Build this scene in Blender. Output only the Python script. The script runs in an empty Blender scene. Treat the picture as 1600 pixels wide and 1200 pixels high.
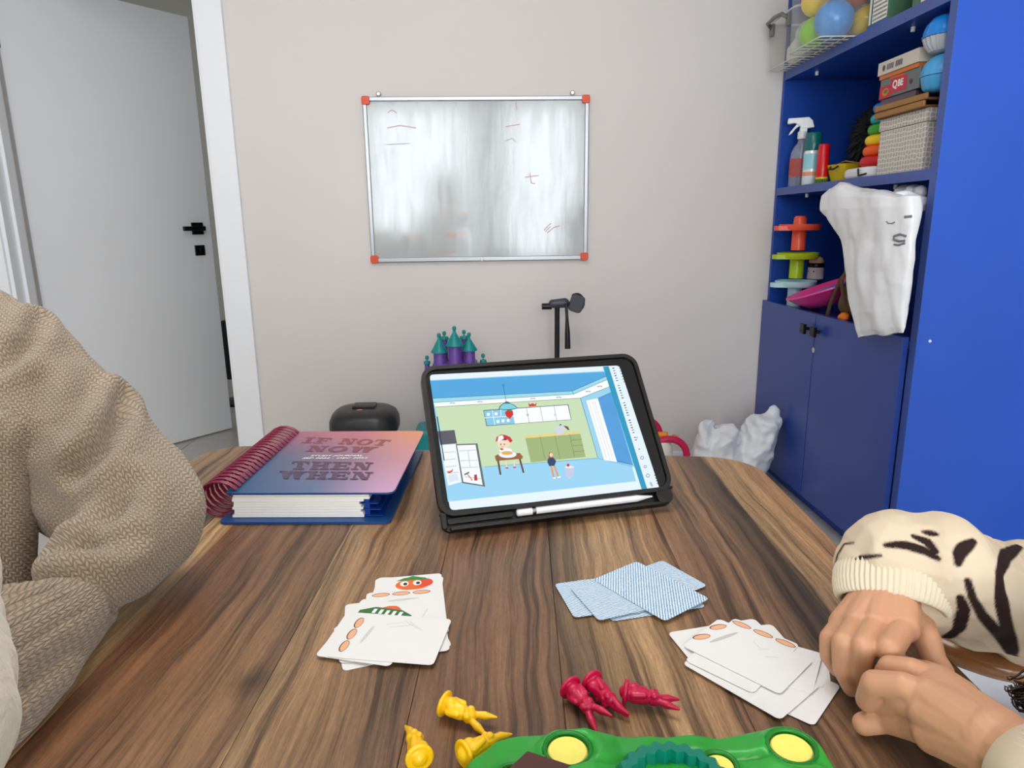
import bpy, bmesh, math, random
import numpy as np
from mathutils import Vector, Matrix, noise
PI = math.pi
random.seed(7)
SC = bpy.context.scene
COL = SC.collection
# ------------------------------------------------------------------ camera
F = 1069.0
def _n(v): v = np.array(v, float); return v / np.linalg.norm(v)
_y = _n((757-800, 600-353, -F)); _z = -_n((860-800, 600-5300, -F)); _z = _n(_z - _y*(_z@_y)); _x = np.cross(_y, _z)
R = np.array([_x, _y, _z]); CAM = np.array([0, 0, 1.08])
cd = bpy.data.cameras.new('camera'); cam = bpy.data.objects.new('camera', cd); COL.objects.link(cam)
cd.sensor_width = 36; cd.lens = F/1600*36; cd.clip_start = 0.02
m4 = Matrix([list(R[i]) + [CAM[i]] for i in range(3)] + [[0, 0, 0, 1]])
cam.matrix_world = m4; SC.camera = cam
SC.view_settings.view_transform = 'Standard'; SC.view_settings.look = 'None'
SC.view_settings.exposure = 0.14; SC.view_settings.gamma = 1.0; SC.view_settings.use_curve_mapping = False
SC.cycles.use_denoising = True
SC.cycles.max_bounces = 10; SC.cycles.diffuse_bounces = 5; SC.cycles.transparent_max_bounces = 16
# world: overcast daylight
W = bpy.data.worlds.new('overcast'); SC.world = W; W.use_nodes = True
W.node_tree.nodes['Background'].inputs[0].default_value = (0.80, 0.90, 1.0, 1); W.node_tree.nodes['Background'].inputs[1].default_value = 3.0
def area(name, loc, rot, sx, sy, power, col=(1, 1, 1)):
    l = bpy.data.lights.new(name, 'AREA'); l.shape = 'RECTANGLE'; l.size = sx; l.size_y = sy; l.energy = power; l.color = col
    o = bpy.data.objects.new(name, l); COL.objects.link(o); o.location = loc; o.rotation_euler = rot
    return o
area('window_daylight', (-0.15, -2.50, 1.55), (PI/2, 0, 0), 3.1, 1.7, 118, (0.93, 0.97, 1.0))
area('room_fill_light', (-0.2, 0.9, 2.55), (0, 0, 0), 1.1, 0.8, 15, (1.0, 0.96, 0.92))  # added soft fill from above, not a known lamp
area('hall_fill_light', (-2.6, 3.9, 2.5), (0, 0, 0), 0.5, 0.5, 3, (1.0, 0.95, 0.88))  # added fill so the hall beyond the door is not dark

# ------------------------------------------------------------------ placing
def ray(px, py): return R @ np.array([px-800, -(py-600), -F], float)
def AT(px, py, ax, val):
    r = ray(px, py); return CAM + r*((val-CAM[ax])/r[ax])
def PZ(px, py, z): return Vector(AT(px, py, 2, z))
def PY(px, py, y): return Vector(AT(px, py, 1, y))
def PX(px, py, x): return Vector(AT(px, py, 0, x))
def PPL(px, py, o, n):
    r = Vector(ray(px, py)); c = Vector(CAM); return c + r*((o-c).dot(n)/r.dot(n))

# ------------------------------------------------------------------ materials
def s2l(c): c = c/255.0; return c/12.92 if c <= 0.04045 else ((c+0.055)/1.055)**2.4
def RGB(r, g, b): return (s2l(r), s2l(g), s2l(b), 1)
MATS = {}
def mat(name, rgb, rough=0.5, metal=0.0, bump=None, var=None, spec=None, sss=0, emit=0, coat=0, trans=0, sheen=0):
    if name in MATS: return MATS[name]
    m = bpy.data.materials.new(name); m.use_nodes = True; nt = m.node_tree; N = nt.nodes; L = nt.links
    b = N['Principled BSDF']; c = RGB(*rgb); b.inputs['Base Color'].default_value = c
    b.inputs['Roughness'].default_value = rough; b.inputs['Metallic'].default_value = metal
    if spec is not None: b.inputs['Specular IOR Level'].default_value = spec
    if coat: b.inputs['Coat Weight'].default_value = coat; b.inputs['Coat Roughness'].default_value = 0.1
    if trans: b.inputs['Transmission Weight'].default_value = trans
    if sheen: b.inputs['Sheen Weight'].default_value = sheen
    if sss:
        b.inputs['Subsurface Weight'].default_value = sss; b.inputs['Subsurface Radius'].default_value = (1, .35, .2); b.inputs['Subsurface Scale'].default_value = 0.004
    if emit: b.inputs['Emission Color'].default_value = c; b.inputs['Emission Strength'].default_value = emit
    tc = None
    if bump or var: tc = N.new('ShaderNodeTexCoord')
    if var:     # (scale, amount)
        t = N.new('ShaderNodeTexNoise'); t.inputs['Scale'].default_value = var[0]; t.inputs['Detail'].default_value = 4
        L.new(tc.outputs['Object'], t.inputs['Vector'])
        h = N.new('ShaderNodeMapRange'); h.inputs[1].default_value = .3; h.inputs[2].default_value = .7
        h.inputs[3].default_value = 1-var[1]; h.inputs[4].default_value = 1+var[1]; L.new(t.outputs['Fac'], h.inputs[0])
        mx = N.new('ShaderNodeVectorMath'); mx.operation = 'SCALE'; mx.inputs[0].default_value = c[:3]
        L.new(h.outputs[0], mx.inputs['Scale']); L.new(mx.outputs[0], b.inputs['Base Color'])
    if bump:    # (scale, strength, distance)
        t = N.new('ShaderNodeTexNoise'); t.inputs['Scale'].default_value = bump[0]; t.inputs['Detail'].default_value = 5
        L.new(tc.outputs['Object'], t.inputs['Vector'])
        bp = N.new('ShaderNodeBump'); bp.inputs['Strength'].default_value = bump[1]; bp.inputs['Distance'].default_value = bump[2] if len(bump) > 2 else 0.002
        L.new(t.outputs['Fac'], bp.inputs['Height']); L.new(bp.outputs[0], b.inputs['Normal'])
    MATS[name] = m; return m
def mat_col(name, rough=0.5, emit=False, strength=1.0):
    if name in MATS: return MATS[name]
    m = bpy.data.materials.new(name); m.use_nodes = True; nt = m.node_tree; b = nt.nodes['Principled BSDF']
    a = nt.nodes.new('ShaderNodeAttribute'); a.attribute_name = 'Col'
    b.inputs['Roughness'].default_value = rough
    if emit:
        b.inputs['Base Color'].default_value = (.01, .01, .01, 1); nt.links.new(a.outputs['Color'], b.inputs['Emission Color']); b.inputs['Emission Strength'].default_value = strength
        b.inputs['Roughness'].default_value = 0.12
    else: nt.links.new(a.outputs['Color'], b.inputs['Base Color'])
    MATS[name] = m; return m

# ------------------------------------------------------------------ objects
def thing(name, label, cat, loc=(0, 0, 0), rz=0, group=None, M=None):
    o = bpy.data.objects.new(name, None); COL.objects.link(o)
    if M is not None: o.matrix_world = M
    else: o.location = loc; o.rotation_euler = (0, 0, rz)
    o.empty_display_size = .05
    o['label'] = label; o['category'] = cat
    if group: o['group'] = group
    return o
def tag(o, label=None, cat=None, group=None, kind=None):
    if label: o['label'] = label
    if cat: o['category'] = cat
    if group: o['group'] = group
    if kind: o['kind'] = kind
    return o
def link(name, me, parent=None, world=False, label=None):
    o = bpy.data.objects.new(name, me); COL.objects.link(o)
    if parent is not None:
        o.parent = parent
        if world:
            bpy.context.view_layer.update(); o.matrix_parent_inverse = parent.matrix_world.inverted()
    if label: o['label'] = label
    return o
def copy_tree(o, parent=None):
    c = o.copy(); COL.objects.link(c)
    if parent is not None: c.parent = parent
    for ch in list(o.children): copy_tree(ch, c)
    return c

class G:
    def __init__(s, M=None): s.v = []; s.f = []; s.m = []; s.M = M
    def add(s, vs, fs, mi=0, M=None):
        k = len(s.v); T = M if M is not None else s.M
        s.v += [tuple(T @ Vector(v)) if T is not None else tuple(v) for v in vs]
        s.f += [tuple(i+k for i in f) for f in fs]; s.m += [mi]*len(fs); return s
    def box(s, x0, x1, y0, y1, z0, z1, mi=0, M=None):
        vs = [(x, y, z) for z in (z0, z1) for y in (y0, y1) for x in (x0, x1)]
        return s.add(vs, [(0, 2, 3, 1), (4, 5, 7, 6), (0, 1, 5, 4), (2, 6, 7, 3), (0, 4, 6, 2), (1, 3, 7, 5)], mi, M)
    def prism(s, poly, z0, z1, mi=0, M=None):
        n = len(poly); a = sum(poly[i][0]*poly[(i+1) % n][1]-poly[(i+1) % n][0]*poly[i][1] for i in range(n))
        if a < 0: poly = poly[::-1]
        vs = [(p[0], p[1], z0) for p in poly]+[(p[0], p[1], z1) for p in poly]
        fs = [tuple(range(n-1, -1, -1)), tuple(range(n, 2*n))]+[(i, (i+1) % n, n+(i+1) % n, n+i) for i in range(n)]
        return s.add(vs, fs, mi, M)
    def lathe(s, prof, n=24, mi=0, M=None, sx=1, sy=1, rib=0, nr=0):
        vs = []; fs = []
        for r, z in prof:
            for k in range(n):
                a = 2*PI*k/n; q = r*(1+rib*math.cos(nr*a)); vs.append((q*math.cos(a)*sx, q*math.sin(a)*sy, z))
        for j in range(len(prof)-1):
            for k in range(n):
                fs.append((j*n+k, j*n+(k+1) % n, (j+1)*n+(k+1) % n, (j+1)*n+k))
        fs.append(tuple(range(n-1, -1, -1))); t = (len(prof)-1)*n; fs.append(tuple(t+k for k in range(n)))
        return s.add(vs, fs, mi, M)
    def tube(s, pts, r, n=8, mi=0, closed=False, M=None):
        P = [Vector(p) for p in pts]; rs = r if isinstance(r, (list, tuple)) else [r]*len(P); vs = []; fs = []
        up = None; N = len(P)
        for i, p in enumerate(P):
            a = P[(i-1) % N] if (closed or i > 0) else p; b = P[(i+1) % N] if (closed or i < N-1) else p
            d = (b-a).normalized()
            if up is None: up = d.orthogonal().normalized()
            up = (up-d*up.dot(d)).normalized(); w = d.cross(up)
            for k in range(n):
                t = 2*PI*k/n; vs.append(p+(up*math.cos(t)+w*math.sin(t))*rs[i])
        for i in range(N if closed else N-1):
            for k in range(n):
                a = i*n; b = ((i+1) % N)*n; fs.append((a+k, a+(k+1) % n, b+(k+1) % n, b+k))
        if not closed: fs.append(tuple(range(n-1, -1, -1))); fs.append(tuple((N-1)*n+k for k in range(n)))
        return s.add(vs, fs, mi, M)
    def sphere(s, c, r, n=16, m=10, mi=0, M=None):
        if not isinstance(r, (tuple, list)): r = (r, r, r)
        vs = [(c[0], c[1], c[2]-r[2])]
        for j in range(1, m):
            t = PI*j/m
            for k in range(n):
                a = 2*PI*k/n; vs.append((c[0]+r[0]*math.sin(t)*math.cos(a), c[1]+r[1]*math.sin(t)*math.sin(a), c[2]-r[2]*math.cos(t)))
        vs.append((c[0], c[1], c[2]+r[2])); fs = []
        for k in range(n): fs.append((0, 1+(k+1) % n, 1+k)); fs.append((len(vs)-1, 1+(m-2)*n+k, 1+(m-2)*n+(k+1) % n))
        for j in range(m-2):
            for k in range(n): a = 1+j*n; fs.append((a+k, a+(k+1) % n, a+n+(k+1) % n, a+n+k))
        return s.add(vs, fs, mi, M)
    def cap(s, p0, r0, p1, r1, n=12, mi=0):
        p0 = Vector(p0); p1 = Vector(p1)
        if (p1-p0).length > 1e-5: s.tube([p0, p1], [r0, r1], n, mi)
        s.sphere(p0, r0, n, 8, mi); s.sphere(p1, r1, n, 8, mi); return s
    def mesh(s, name, mats, smooth=None):
        me = bpy.data.meshes.new(name); me.from_pydata(s.v, [], s.f)
        for m in (mats if isinstance(mats, (list, tuple)) else [mats]): me.materials.append(m)
        me.polygons.foreach_set('material_index', s.m)
        if smooth is not None:
            me.polygons.foreach_set('use_smooth', [True]*len(me.polygons))
            if smooth < 180: me.set_sharp_from_angle(angle=math.radians(smooth))
        me.update(); return me
    def build(s, name, mats, parent=None, smooth=None, bevel=0, world=False, label=None, seg=2):
        o = link(name, s.mesh(name, mats, smooth), parent, world, label)
        if bevel:
            b = o.modifiers.new('bevel', 'BEVEL'); b.width = bevel; b.segments = seg; b.limit_method = 'ANGLE'; b.angle_limit = math.radians(40)
            if smooth is None:
                o.data.polygons.foreach_set('use_smooth', [True]*len(o.data.polygons)); b.harden_normals = True
        return o

def remesh(g, name, voxel, iters=3, factor=.5):
    me = g.mesh('tmp', [], None); o = bpy.data.objects.new('tmp', me); COL.objects.link(o)
    r = o.modifiers.new('r', 'REMESH'); r.mode = 'VOXEL'; r.voxel_size = voxel; r.adaptivity = 0
    if iters: sm = o.modifiers.new('s', 'SMOOTH'); sm.factor = factor; sm.iterations = iters
    dg = bpy.context.evaluated_depsgraph_get(); dg.update()
    out = bpy.data.meshes.new_from_object(o.evaluated_get(dg), depsgraph=dg); out.name = name
    bpy.data.objects.remove(o); out.materials.clear()
    out.polygons.foreach_set('use_smooth', [True]*len(out.polygons)); return out
def getco(me):
    n = len(me.vertices); c = np.empty(n*3); me.vertices.foreach_get('co', c); q = np.empty(n*3); me.vertices.foreach_get('normal', q)
    return c.reshape(-1, 3), q.reshape(-1, 3)
def setco(me, c): me.vertices.foreach_set('co', c.ravel()); me.update()
def nz(c, scale, seed=0.0):
    return np.array([noise.noise(Vector((p[0]*scale+seed, p[1]*scale+seed*.7, p[2]*scale-seed))) for p in c])
def ridge(c, sc, seed=0):
    return 1-np.abs(nz(c, sc, seed))*2
def crumple(c, amp, f, seed, k=7):
    rg = np.random.RandomState(seed); out = np.zeros(len(c)); w = np.stack([nz(c, 6, seed+i*3.1) for i in range(3)], 1)*.06; q = c+w
    for i in range(k):
        d = rg.normal(size=3); d /= np.linalg.norm(d); t = (q@d)*f*rg.uniform(.6, 1.9)+rg.uniform(0, 1); t = np.abs((t % 1)*2-1); m = np.clip(nz(c, 9, seed+20+i)*3+.5, 0, 1); out += (t-.5)*m*rg.uniform(.5, 1)
    return out*amp
def seg_dist(c, pts):
    """distance, arclength and direction to a polyline for many points"""
    best = np.full(len(c), 1e9); s = np.zeros(len(c)); fr = np.zeros((len(c), 3)); acc = 0
    for a, b in zip(pts[:-1], pts[1:]):
        a = np.array(a, float); b = np.array(b, float); d = b-a; l = np.linalg.norm(d)
        t = np.clip(((c-a)@d)/l**2, 0, 1); q = a+t[:, None]*d; e = np.linalg.norm(c-q, axis=1)
        k = e < best; best[k] = e[k]; s[k] = acc+t[k]*l; fr[k] = (c-q)[k]; acc += l
    return best, s, fr
def set_vcol(me, cols):
    a = me.color_attributes.new('Col', 'FLOAT_COLOR', 'POINT'); c = np.ones((len(me.vertices), 4)); c[:, :3] = cols; a.data.foreach_set('color', c.ravel())
def set_uv(me, u, v):
    uv = me.uv_layers.new(name='UVMap'); idx = np.empty(len(me.loops), int); me.loops.foreach_get('vertex_index', idx)
    # fix wrap of v per polygon
    uu = u[idx]; vv = v[idx].copy(); ls = np.empty(len(me.polygons), int); lt = np.empty(len(me.polygons), int)
    me.polygons.foreach_get('loop_start', ls); me.polygons.foreach_get('loop_total', lt)
    pid = np.repeat(np.arange(len(ls)), lt); mx = np.full(len(ls), -1e9); np.maximum.at(mx, pid, vv)
    vv = np.where(mx[pid]-vv > .5, vv+1, vv); uv.data.foreach_set('uv', np.stack([uu, vv], 1).ravel())

class Flat:
    """flat print on a plane: coloured polygons a hair above one another"""
    def __init__(s, o, ux, uy, dz=0.00004): s.o = Vector(o); s.ux = Vector(ux).normalized(); s.uy = Vector(uy).normalized(); s.n = s.ux.cross(s.uy).normalized(); s.v = []; s.f = []; s.c = []; s.k = 1; s.dz = dz
    def px(s, x, y):
        p = PPL(x, y, s.o, s.n)-s.o; return (p.dot(s.ux), p.dot(s.uy))
    def poly(s, pts, col, same=False):
        if not same: s.k += 1
        b = len(s.v); s.v += [s.o+s.ux*p[0]+s.uy*p[1]+s.n*(s.dz*s.k) for p in pts]; s.f.append(tuple(range(b, b+len(pts)))); s.c.append(RGB(*col)); return s
    def P(s, pts, col, same=False): return s.poly([s.px(*p) for p in pts], col, same)
    def line(s, pts, w, col, px=False):
        q = [Vector(s.px(*p)) if px else Vector(p) for p in pts]; s.k += 1
        for a, b in zip(q[:-1], q[1:]):
            d = (b-a).normalized(); nn = Vector((-d.y, d.x))*w/2; s.poly([a-nn, b-nn, b+nn, a+nn], col, True)
        return s
    def ell(s, c, rx, ry, col, ang=0, n=20, same=False):
        ca, sa = math.cos(ang), math.sin(ang)
        return s.poly([(c[0]+rx*math.cos(t)*ca-ry*math.sin(t)*sa, c[1]+rx*math.cos(t)*sa+ry*math.sin(t)*ca) for t in [2*PI*i/n for i in range(n)]], col, same)
    def ellP(s, cx, cy, rx, ry, col, n=16):
        return s.P([(cx+rx*math.cos(2*PI*i/n), cy+ry*math.sin(2*PI*i/n)) for i in range(n)], col)
    def text(s, txt, c, size, col, ang=0, bold=0, sx=1, shear=0):
        cu = bpy.data.curves.new('t', 'FONT'); cu.body = txt; cu.size = size; cu.align_x = 'CENTER'; cu.align_y = 'CENTER'; cu.offset = bold; cu.shear = shear; cu.resolution_u = 3
        o = bpy.data.objects.new('t', cu); COL.objects.link(o); dg = bpy.context.evaluated_depsgraph_get(); dg.update()
        me = bpy.data.meshes.new_from_object(o.evaluated_get(dg)); bpy.data.objects.remove(o)
        s.k += 1; ca, sa = math.cos(ang), math.sin(ang); b = len(s.v)
        for v in me.vertices:
            x, y = v.co.x*sx, v.co.y; s.v.append(s.o+s.ux*(c[0]+x*ca-y*sa)+s.uy*(c[1]+x*sa+y*ca)+s.n*(s.dz*s.k))
        for p in me.polygons: s.f.append(tuple(b+i for i in p.vertices)); s.c.append(RGB(*col))
        bpy.data.meshes.remove(me); return s
    def build(s, name, m, parent=None, world=True, label=None):
        me = bpy.data.meshes.new(name); me.from_pydata(s.v, [], s.f); me.materials.append(m)
        a = me.color_attributes.new('Col', 'FLOAT_COLOR', 'CORNER'); cols = []
        for p in me.polygons: cols += list(s.c[p.index])*p.loop_total
        a.data.foreach_set('color', cols); me.update()
        return link(name, me, parent, world, label)
def rrect(w, h, r, n=5, cx=0, cy=0):
    out = []
    for sx, sy, a0 in ((1, 1, 0), (-1, 1, PI/2), (-1, -1, PI), (1, -1, 3*PI/2)):
        for i in range(n+1):
            a = a0+PI/2*i/n; out.append((cx+sx*(w/2-r)+r*math.cos(a), cy+sy*(h/2-r)+r*math.sin(a)))
    return out
PRINT = mat_col('printed_ink', 0.45)

# ================================================================== ROOM
BX = 2.9   # back wall plane y
def wall_mat():
    m = mat('wall_paint', (222, 216, 212), .62, bump=(180, .05, .001), var=(1.3, .015)); return m
WM = wall_mat()
WHITE = mat('white_lacquer', (243, 245, 249), .35, var=(2, .01))
DOORM = mat('door_white', (236, 237, 240), .4, var=(1.5, .015))
def struct(name, g, m, parent=None, bevel=0):
    o = g.build(name, m, parent, bevel=bevel)
    if parent is None: o['kind'] = 'structure'
    return o
# floor: large pale tiles with recessed joints
fl = struct('floor', G().box(-3.6, 2.0, -2.7, 5.2, -.05, -.004), mat('grout', (150, 147, 142), .9))
tm = mat('floor_tile', (190, 186, 180), .28, var=(3, .06))
tile = None; ts = .6
for i in range(-5, 4):
    for j in range(-4, 9):
        x0 = max(i*ts+.002-.35, -3.6); x1 = min((i+1)*ts-.002-.35, 2.0); y0 = max(j*ts+.002, -2.7); y1 = min((j+1)*ts-.002, 5.2)
        if x1-x0 < .05 or y1-y0 < .05: continue
        if tile is None or abs(x1-x0-.596) > .001 or abs(y1-y0-.596) > .001:
            t = G().box(0, x1-x0, 0, y1-y0, -.004, 0).build('floor_tile', tm, fl)
            if abs(x1-x0-.596) < .001 and abs(y1-y0-.596) < .001: tile = t
        else: t = tile.copy(); COL.objects.link(t)
        t.location = (x0, y0, 0)
# back wall with the doorway
OL, OR_, OT = -1.945, -1.07, 2.12
g = G(); g.box(OR_, 1.66, BX, BX+.16, 0, 2.6); g.box(-2.7, OL, BX, BX+.16, 0, 2.6); g.box(OL, OR_, BX, BX+.16, OT, 2.6)
struct('wall_back', g, WM)
struct('wall_left', G().box(-2.7, -2.6, -2.6, BX, 0, 2.6), WM)
struct('wall_right', G().box(1.62, 1.72, -2.6, BX, 0, 2.6), WM)
struct('ceiling', G().box(-3.6, 2.0, -2.7, 5.2, 2.6, 2.7), mat('ceiling_white', (240, 240, 238), .8))
# window wall behind the viewer
g = G(); wx0, wx1, wz0, wz1 = -1.7, 1.4, .7, 2.4
g.box(-2.7, wx0, -2.7, -2.55, 0, 2.6); g.box(wx1, 1.72, -2.7, -2.55, 0, 2.6); g.box(wx0, wx1, -2.7, -2.55, 0, wz0); g.box(wx0, wx1, -2.7, -2.55, wz1, 2.6)
struct('wall_front', g, WM)
wf = G()
for x in (wx0, -.45, .36, wx1-.05): wf.box(x, x+.05, -2.69, -2.60, wz0, wz1)
wf.box(wx0, wx1, -2.69, -2.60, wz0, wz0+.05); wf.box(wx0, wx1, -2.69, -2.60, wz1-.05, wz1)
w1 = struct('window_1', wf, WHITE)
glass = mat('pane_glass', (250, 252, 255), .02, trans=1.0)
for x, xe in ((wx0+.05, -.45), (-.40, .36), (.41, wx1-.05)): G().box(x, xe, -2.652, -2.646, wz0+.05, wz1-.05).build('pane', glass, w1)
# hallway beyond the door
HW = mat('hall_paint', (176, 170, 158), .7)
g = G(); g.box(-3.6, 1.0, 5.1, 5.2, 0, 2.6); g.box(-3.6, -3.5, BX+.16, 5.1, 0, 2.6); g.box(.9, 1.0, BX+.16, 5.1, 0, 2.6)
struct('wall_hall', g, HW)
# door frame: casing boards and jambs
def strip(name, x0, x1, y0, y1, z0, z1, par=None): return struct(name, G().box(x0, x1, y0, y1, z0, z1), WHITE, par, bevel=.002)
fr = strip('trim_1', OR_-.008, -.978, BX-.018, BX, 0, 2.21)
strip('jamb', OR_-.022, OR_, BX-.004, BX+.17, 0, OT, fr)
fr2 = strip('trim_2', -2.04, OL+.006, BX-.018, BX, 0, 2.21)
strip('jamb', OL, OL+.02, BX-.004, BX+.10, 0, OT, fr2)
strip('stop_bead', OL+.02, OL+.034, BX+.05, BX+.10, 0, OT, fr2)
strip('trim_3', OL+.006, OR_-.008, BX-.018, BX, OT-.01, 2.21)
bb = struct('baseboard_back', G().box(-.978, 1.19, BX-.012, BX, 0, .08), WHITE)
# door leaf, hinged at the far face of the wall, swung open into the hall
HX, HY = -1.925, 3.05; DE = (-1.418, 3.694); dl = math.hypot(DE[0]-HX, DE[1]-HY); da = math.atan2(DE[1]-HY, DE[0]-HX)
dr = G().box(0, dl, 0, .04, .008, 2.085).build('door_1', DOORM, bevel=.0015); dr['kind'] = 'structure'
dr.location = (HX, HY, 0); dr.rotation_euler = (0, 0, da)
BLK = mat('matt_black_metal', (14, 15, 17), .35, .3)
h = G(); zc = 1.085
h.box(dl-.105, dl-.045, -.010, 0, zc-.03, zc+.03); h.tube([(dl-.075, -.01, zc), (dl-.075, -.05, zc)], .010, 10)
h.box(dl-.175, dl-.062, -.062, -.045, zc-.011, zc+.011); h.build('door_handle', BLK, dr, bevel=.002)
k = G(); k.box(dl-.100, dl-.048, -.008, 0, zc-.135, zc-.083); k.build('lock_plate', BLK, dr, bevel=.002)
G().box(dl-.078, dl-.070, -.0086, -.0078, zc-.12, zc-.098).build('keyhole', mat('brass_dark', (120, 110, 90), .3, 1), dr)
for z in (1.85,): G().tube([(-.004, .0, z-.05), (-.004, .0, z+.05)], .008, 10).build('hinge', BLK, dr)
# dark narrow thing standing in the hall behind the door
q = PY(352, 500, 4.3); q2 = PY(360, 592, 4.3)
t = thing('coat_rack', 'black slim item standing in the hallway, seen through the gap beside the open door', 'rack', (q.x+.03, 4.3, 0))
hz_ = PY(355, 500, 4.3).z; lz_ = PY(360, 592, 4.3).z
G().tube([(0, 0, 0.02), (0, 0, lz_+.02)], .006, 8).build('pole', mat('steel_grey', (120, 125, 130), .4, .6), t)
G().box(-.05, .04, -.03, .03, lz_, hz_).build('holder', BLK, t, bevel=.008)
G().lathe([(.12, 0), (.12, .015), (.02, .03)], 24).build('base', BLK, t, smooth=40)

# ================================================================== WHITEBOARD
c0 = PY(567, 151.5, BX-.012); c1 = PY(920.5, 150, BX-.012); c2 = PY(917, 407.5, BX-.012); c3 = PY(580, 408, BX-.012)
bx0 = (c0.x+c3.x)/2; bx1 = (c1.x+c2.x)/2; bz0 = (c2.z+c3.z)/2; bz1 = (c0.z+c1.z)/2
wb = thing('whiteboard', 'white magnetic board in an aluminium frame with orange corners on the wall', 'whiteboard', ((bx0+bx1)/2, BX-.001, (bz0+bz1)/2))
w_, h_ = (bx1-bx0)/2, (bz1-bz0)/2
def board_mat():
    m = bpy.data.materials.new('enamel_board'); m.use_nodes = True; nt = m.node_tree; N = nt.nodes; L = nt.links; b = N['Principled BSDF']
    tc = N.new('ShaderNodeTexCoord'); mp = N.new('ShaderNodeMapping'); mp.inputs['Scale'].default_value = (28, 1, 5); L.new(tc.outputs['Object'], mp.inputs[0])
    n1 = N.new('ShaderNodeTexNoise'); n1.inputs['Scale'].default_value = 1.0; n1.inputs['Detail'].default_value = 6; n1.inputs['Roughness'].default_value = .7; L.new(mp.outputs[0], n1.inputs[0])
    mp2 = N.new('ShaderNodeMapping'); mp2.inputs['Scale'].default_value = (7, 1, 30); mp2.inputs['Location'].default_value = (3, 0, 9); L.new(tc.outputs['Object'], mp2.inputs[0])
    n2 = N.new('ShaderNodeTexNoise'); n2.inputs['Scale'].default_value = 1.0; n2.inputs['Detail'].default_value = 6; L.new(mp2.outputs[0], n2.inputs[0])
    n3 = N.new('ShaderNodeTexNoise'); n3.inputs['Scale'].default_value = 3.2; n3.inputs['Detail'].default_value = 2; L.new(tc.outputs['Object'], n3.inputs[0])
    ad = N.new('ShaderNodeMath'); ad.operation = 'MULTIPLY'; L.new(n2.outputs[0], ad.inputs[0]); L.new(n3.outputs[0], ad.inputs[1])
    cr = N.new('ShaderNodeValToRGB'); cr.color_ramp.elements[0].position = .33; cr.color_ramp.elements[0].color = RGB(186, 190, 190); cr.color_ramp.elements[1].position = .43; cr.color_ramp.elements[1].color = RGB(200, 176, 168)
    e = cr.color_ramp.elements.new(.375); e.color = RGB(186, 190, 190); L.new(ad.outputs[0], cr.inputs[0])
    L.new(cr.outputs[0], b.inputs['Base Color'])
    r = N.new('ShaderNodeMapRange'); r.inputs[1].default_value = .35; r.inputs[2].default_value = .7; r.inputs[3].default_value = .06; r.inputs[4].default_value = .20; L.new(n1.outputs[0], r.inputs[0]); L.new(r.outputs[0], b.inputs['Roughness'])
    b.inputs['Metallic'].default_value = .03; b.inputs['IOR'].default_value = 1.55
    bp = N.new('ShaderNodeBump'); bp.inputs['Strength'].default_value = .14; bp.inputs['Distance'].default_value = .002; L.new(n1.outputs[0], bp.inputs['Height']); L.new(bp.outputs[0], b.inputs['Normal'])
    return m
G().box(-w_+.008, w_-.008, -.012, 0, -h_+.008, h_-.008).build('panel', board_mat(), wb)
ALU = mat('brushed_aluminium', (168, 170, 174), .35, .85)
for nm, a in (('top', (-w_, w_, h_-.016, h_)), ('bot', (-w_, w_, -h_, -h_+.018)), ('l', (-w_, -w_+.016, -h_+.018, h_-.016)), ('r', (w_-.016, w_, -h_+.018, h_-.016))):
    G().box(a[0], a[1], -.020, 0, a[2], a[3]).build('frame_rail', ALU, wb, bevel=.003)
OR = mat('orange_plastic', (222, 78, 36), .4)
for sx in (-1, 1):
    for sz in (-1, 1):
        p = rrect(.032, .032, .008, 4); G(Matrix.Translation((sx*(w_-.013), 0, sz*(h_-.013))) @ Matrix.Rotation(PI/2, 4, 'X')).prism(p, 0, .024).build('corner_cap', OR, wb, bevel=.002)
for px in (592, 894):
    x = PY(px, 148, BX).x-(bx0+bx1)/2
    G().lathe([(.010, 0), (.010, .004), (.006, .008)], 16, M=Matrix.Translation((x, -.004, h_+.012)) @ Matrix.Rotation(PI/2, 4, 'X')).box(x-.006, x+.006, -.004, 0, h_-.004, h_+.016).build('hanger', mat('nickel', (205, 205, 205), .3, .6), wb, smooth=40)
G().sphere((0.008, -.023, -h_+.008), (.008, .004, .008)).build('magnet_stud', WHITE, wb, smooth=180)
fb = Flat(wb.location+Vector((0, -.0125, 0)), (1, 0, 0), (0, 0, 1), .00006)
for pts in ([(850, 360), (857, 352), (861, 349)], [(852, 362), (860, 354)], [(855, 364), (866, 355), (874, 353)], [(606, 176), (612, 172), (620, 176)], [(605, 200), (625, 196), (650, 200)], [(790, 198), (812, 194)], [(806, 160), (808, 172)], [(828, 270), (830, 286), (836, 287)], [(820, 277), (842, 274)]):
    fb.line(pts, .0035, (200, 150, 146), px=True)
for pts in ([(791, 388), (794, 395)], [(604, 226), (640, 224)], [(790, 220), (800, 216), (806, 222)]):
    fb.line(pts, .003, (170, 170, 175), px=True)
fb.build('marker_traces', mat_col('ink_trace', .3), wb)['kind'] = 'stuff'

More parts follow.
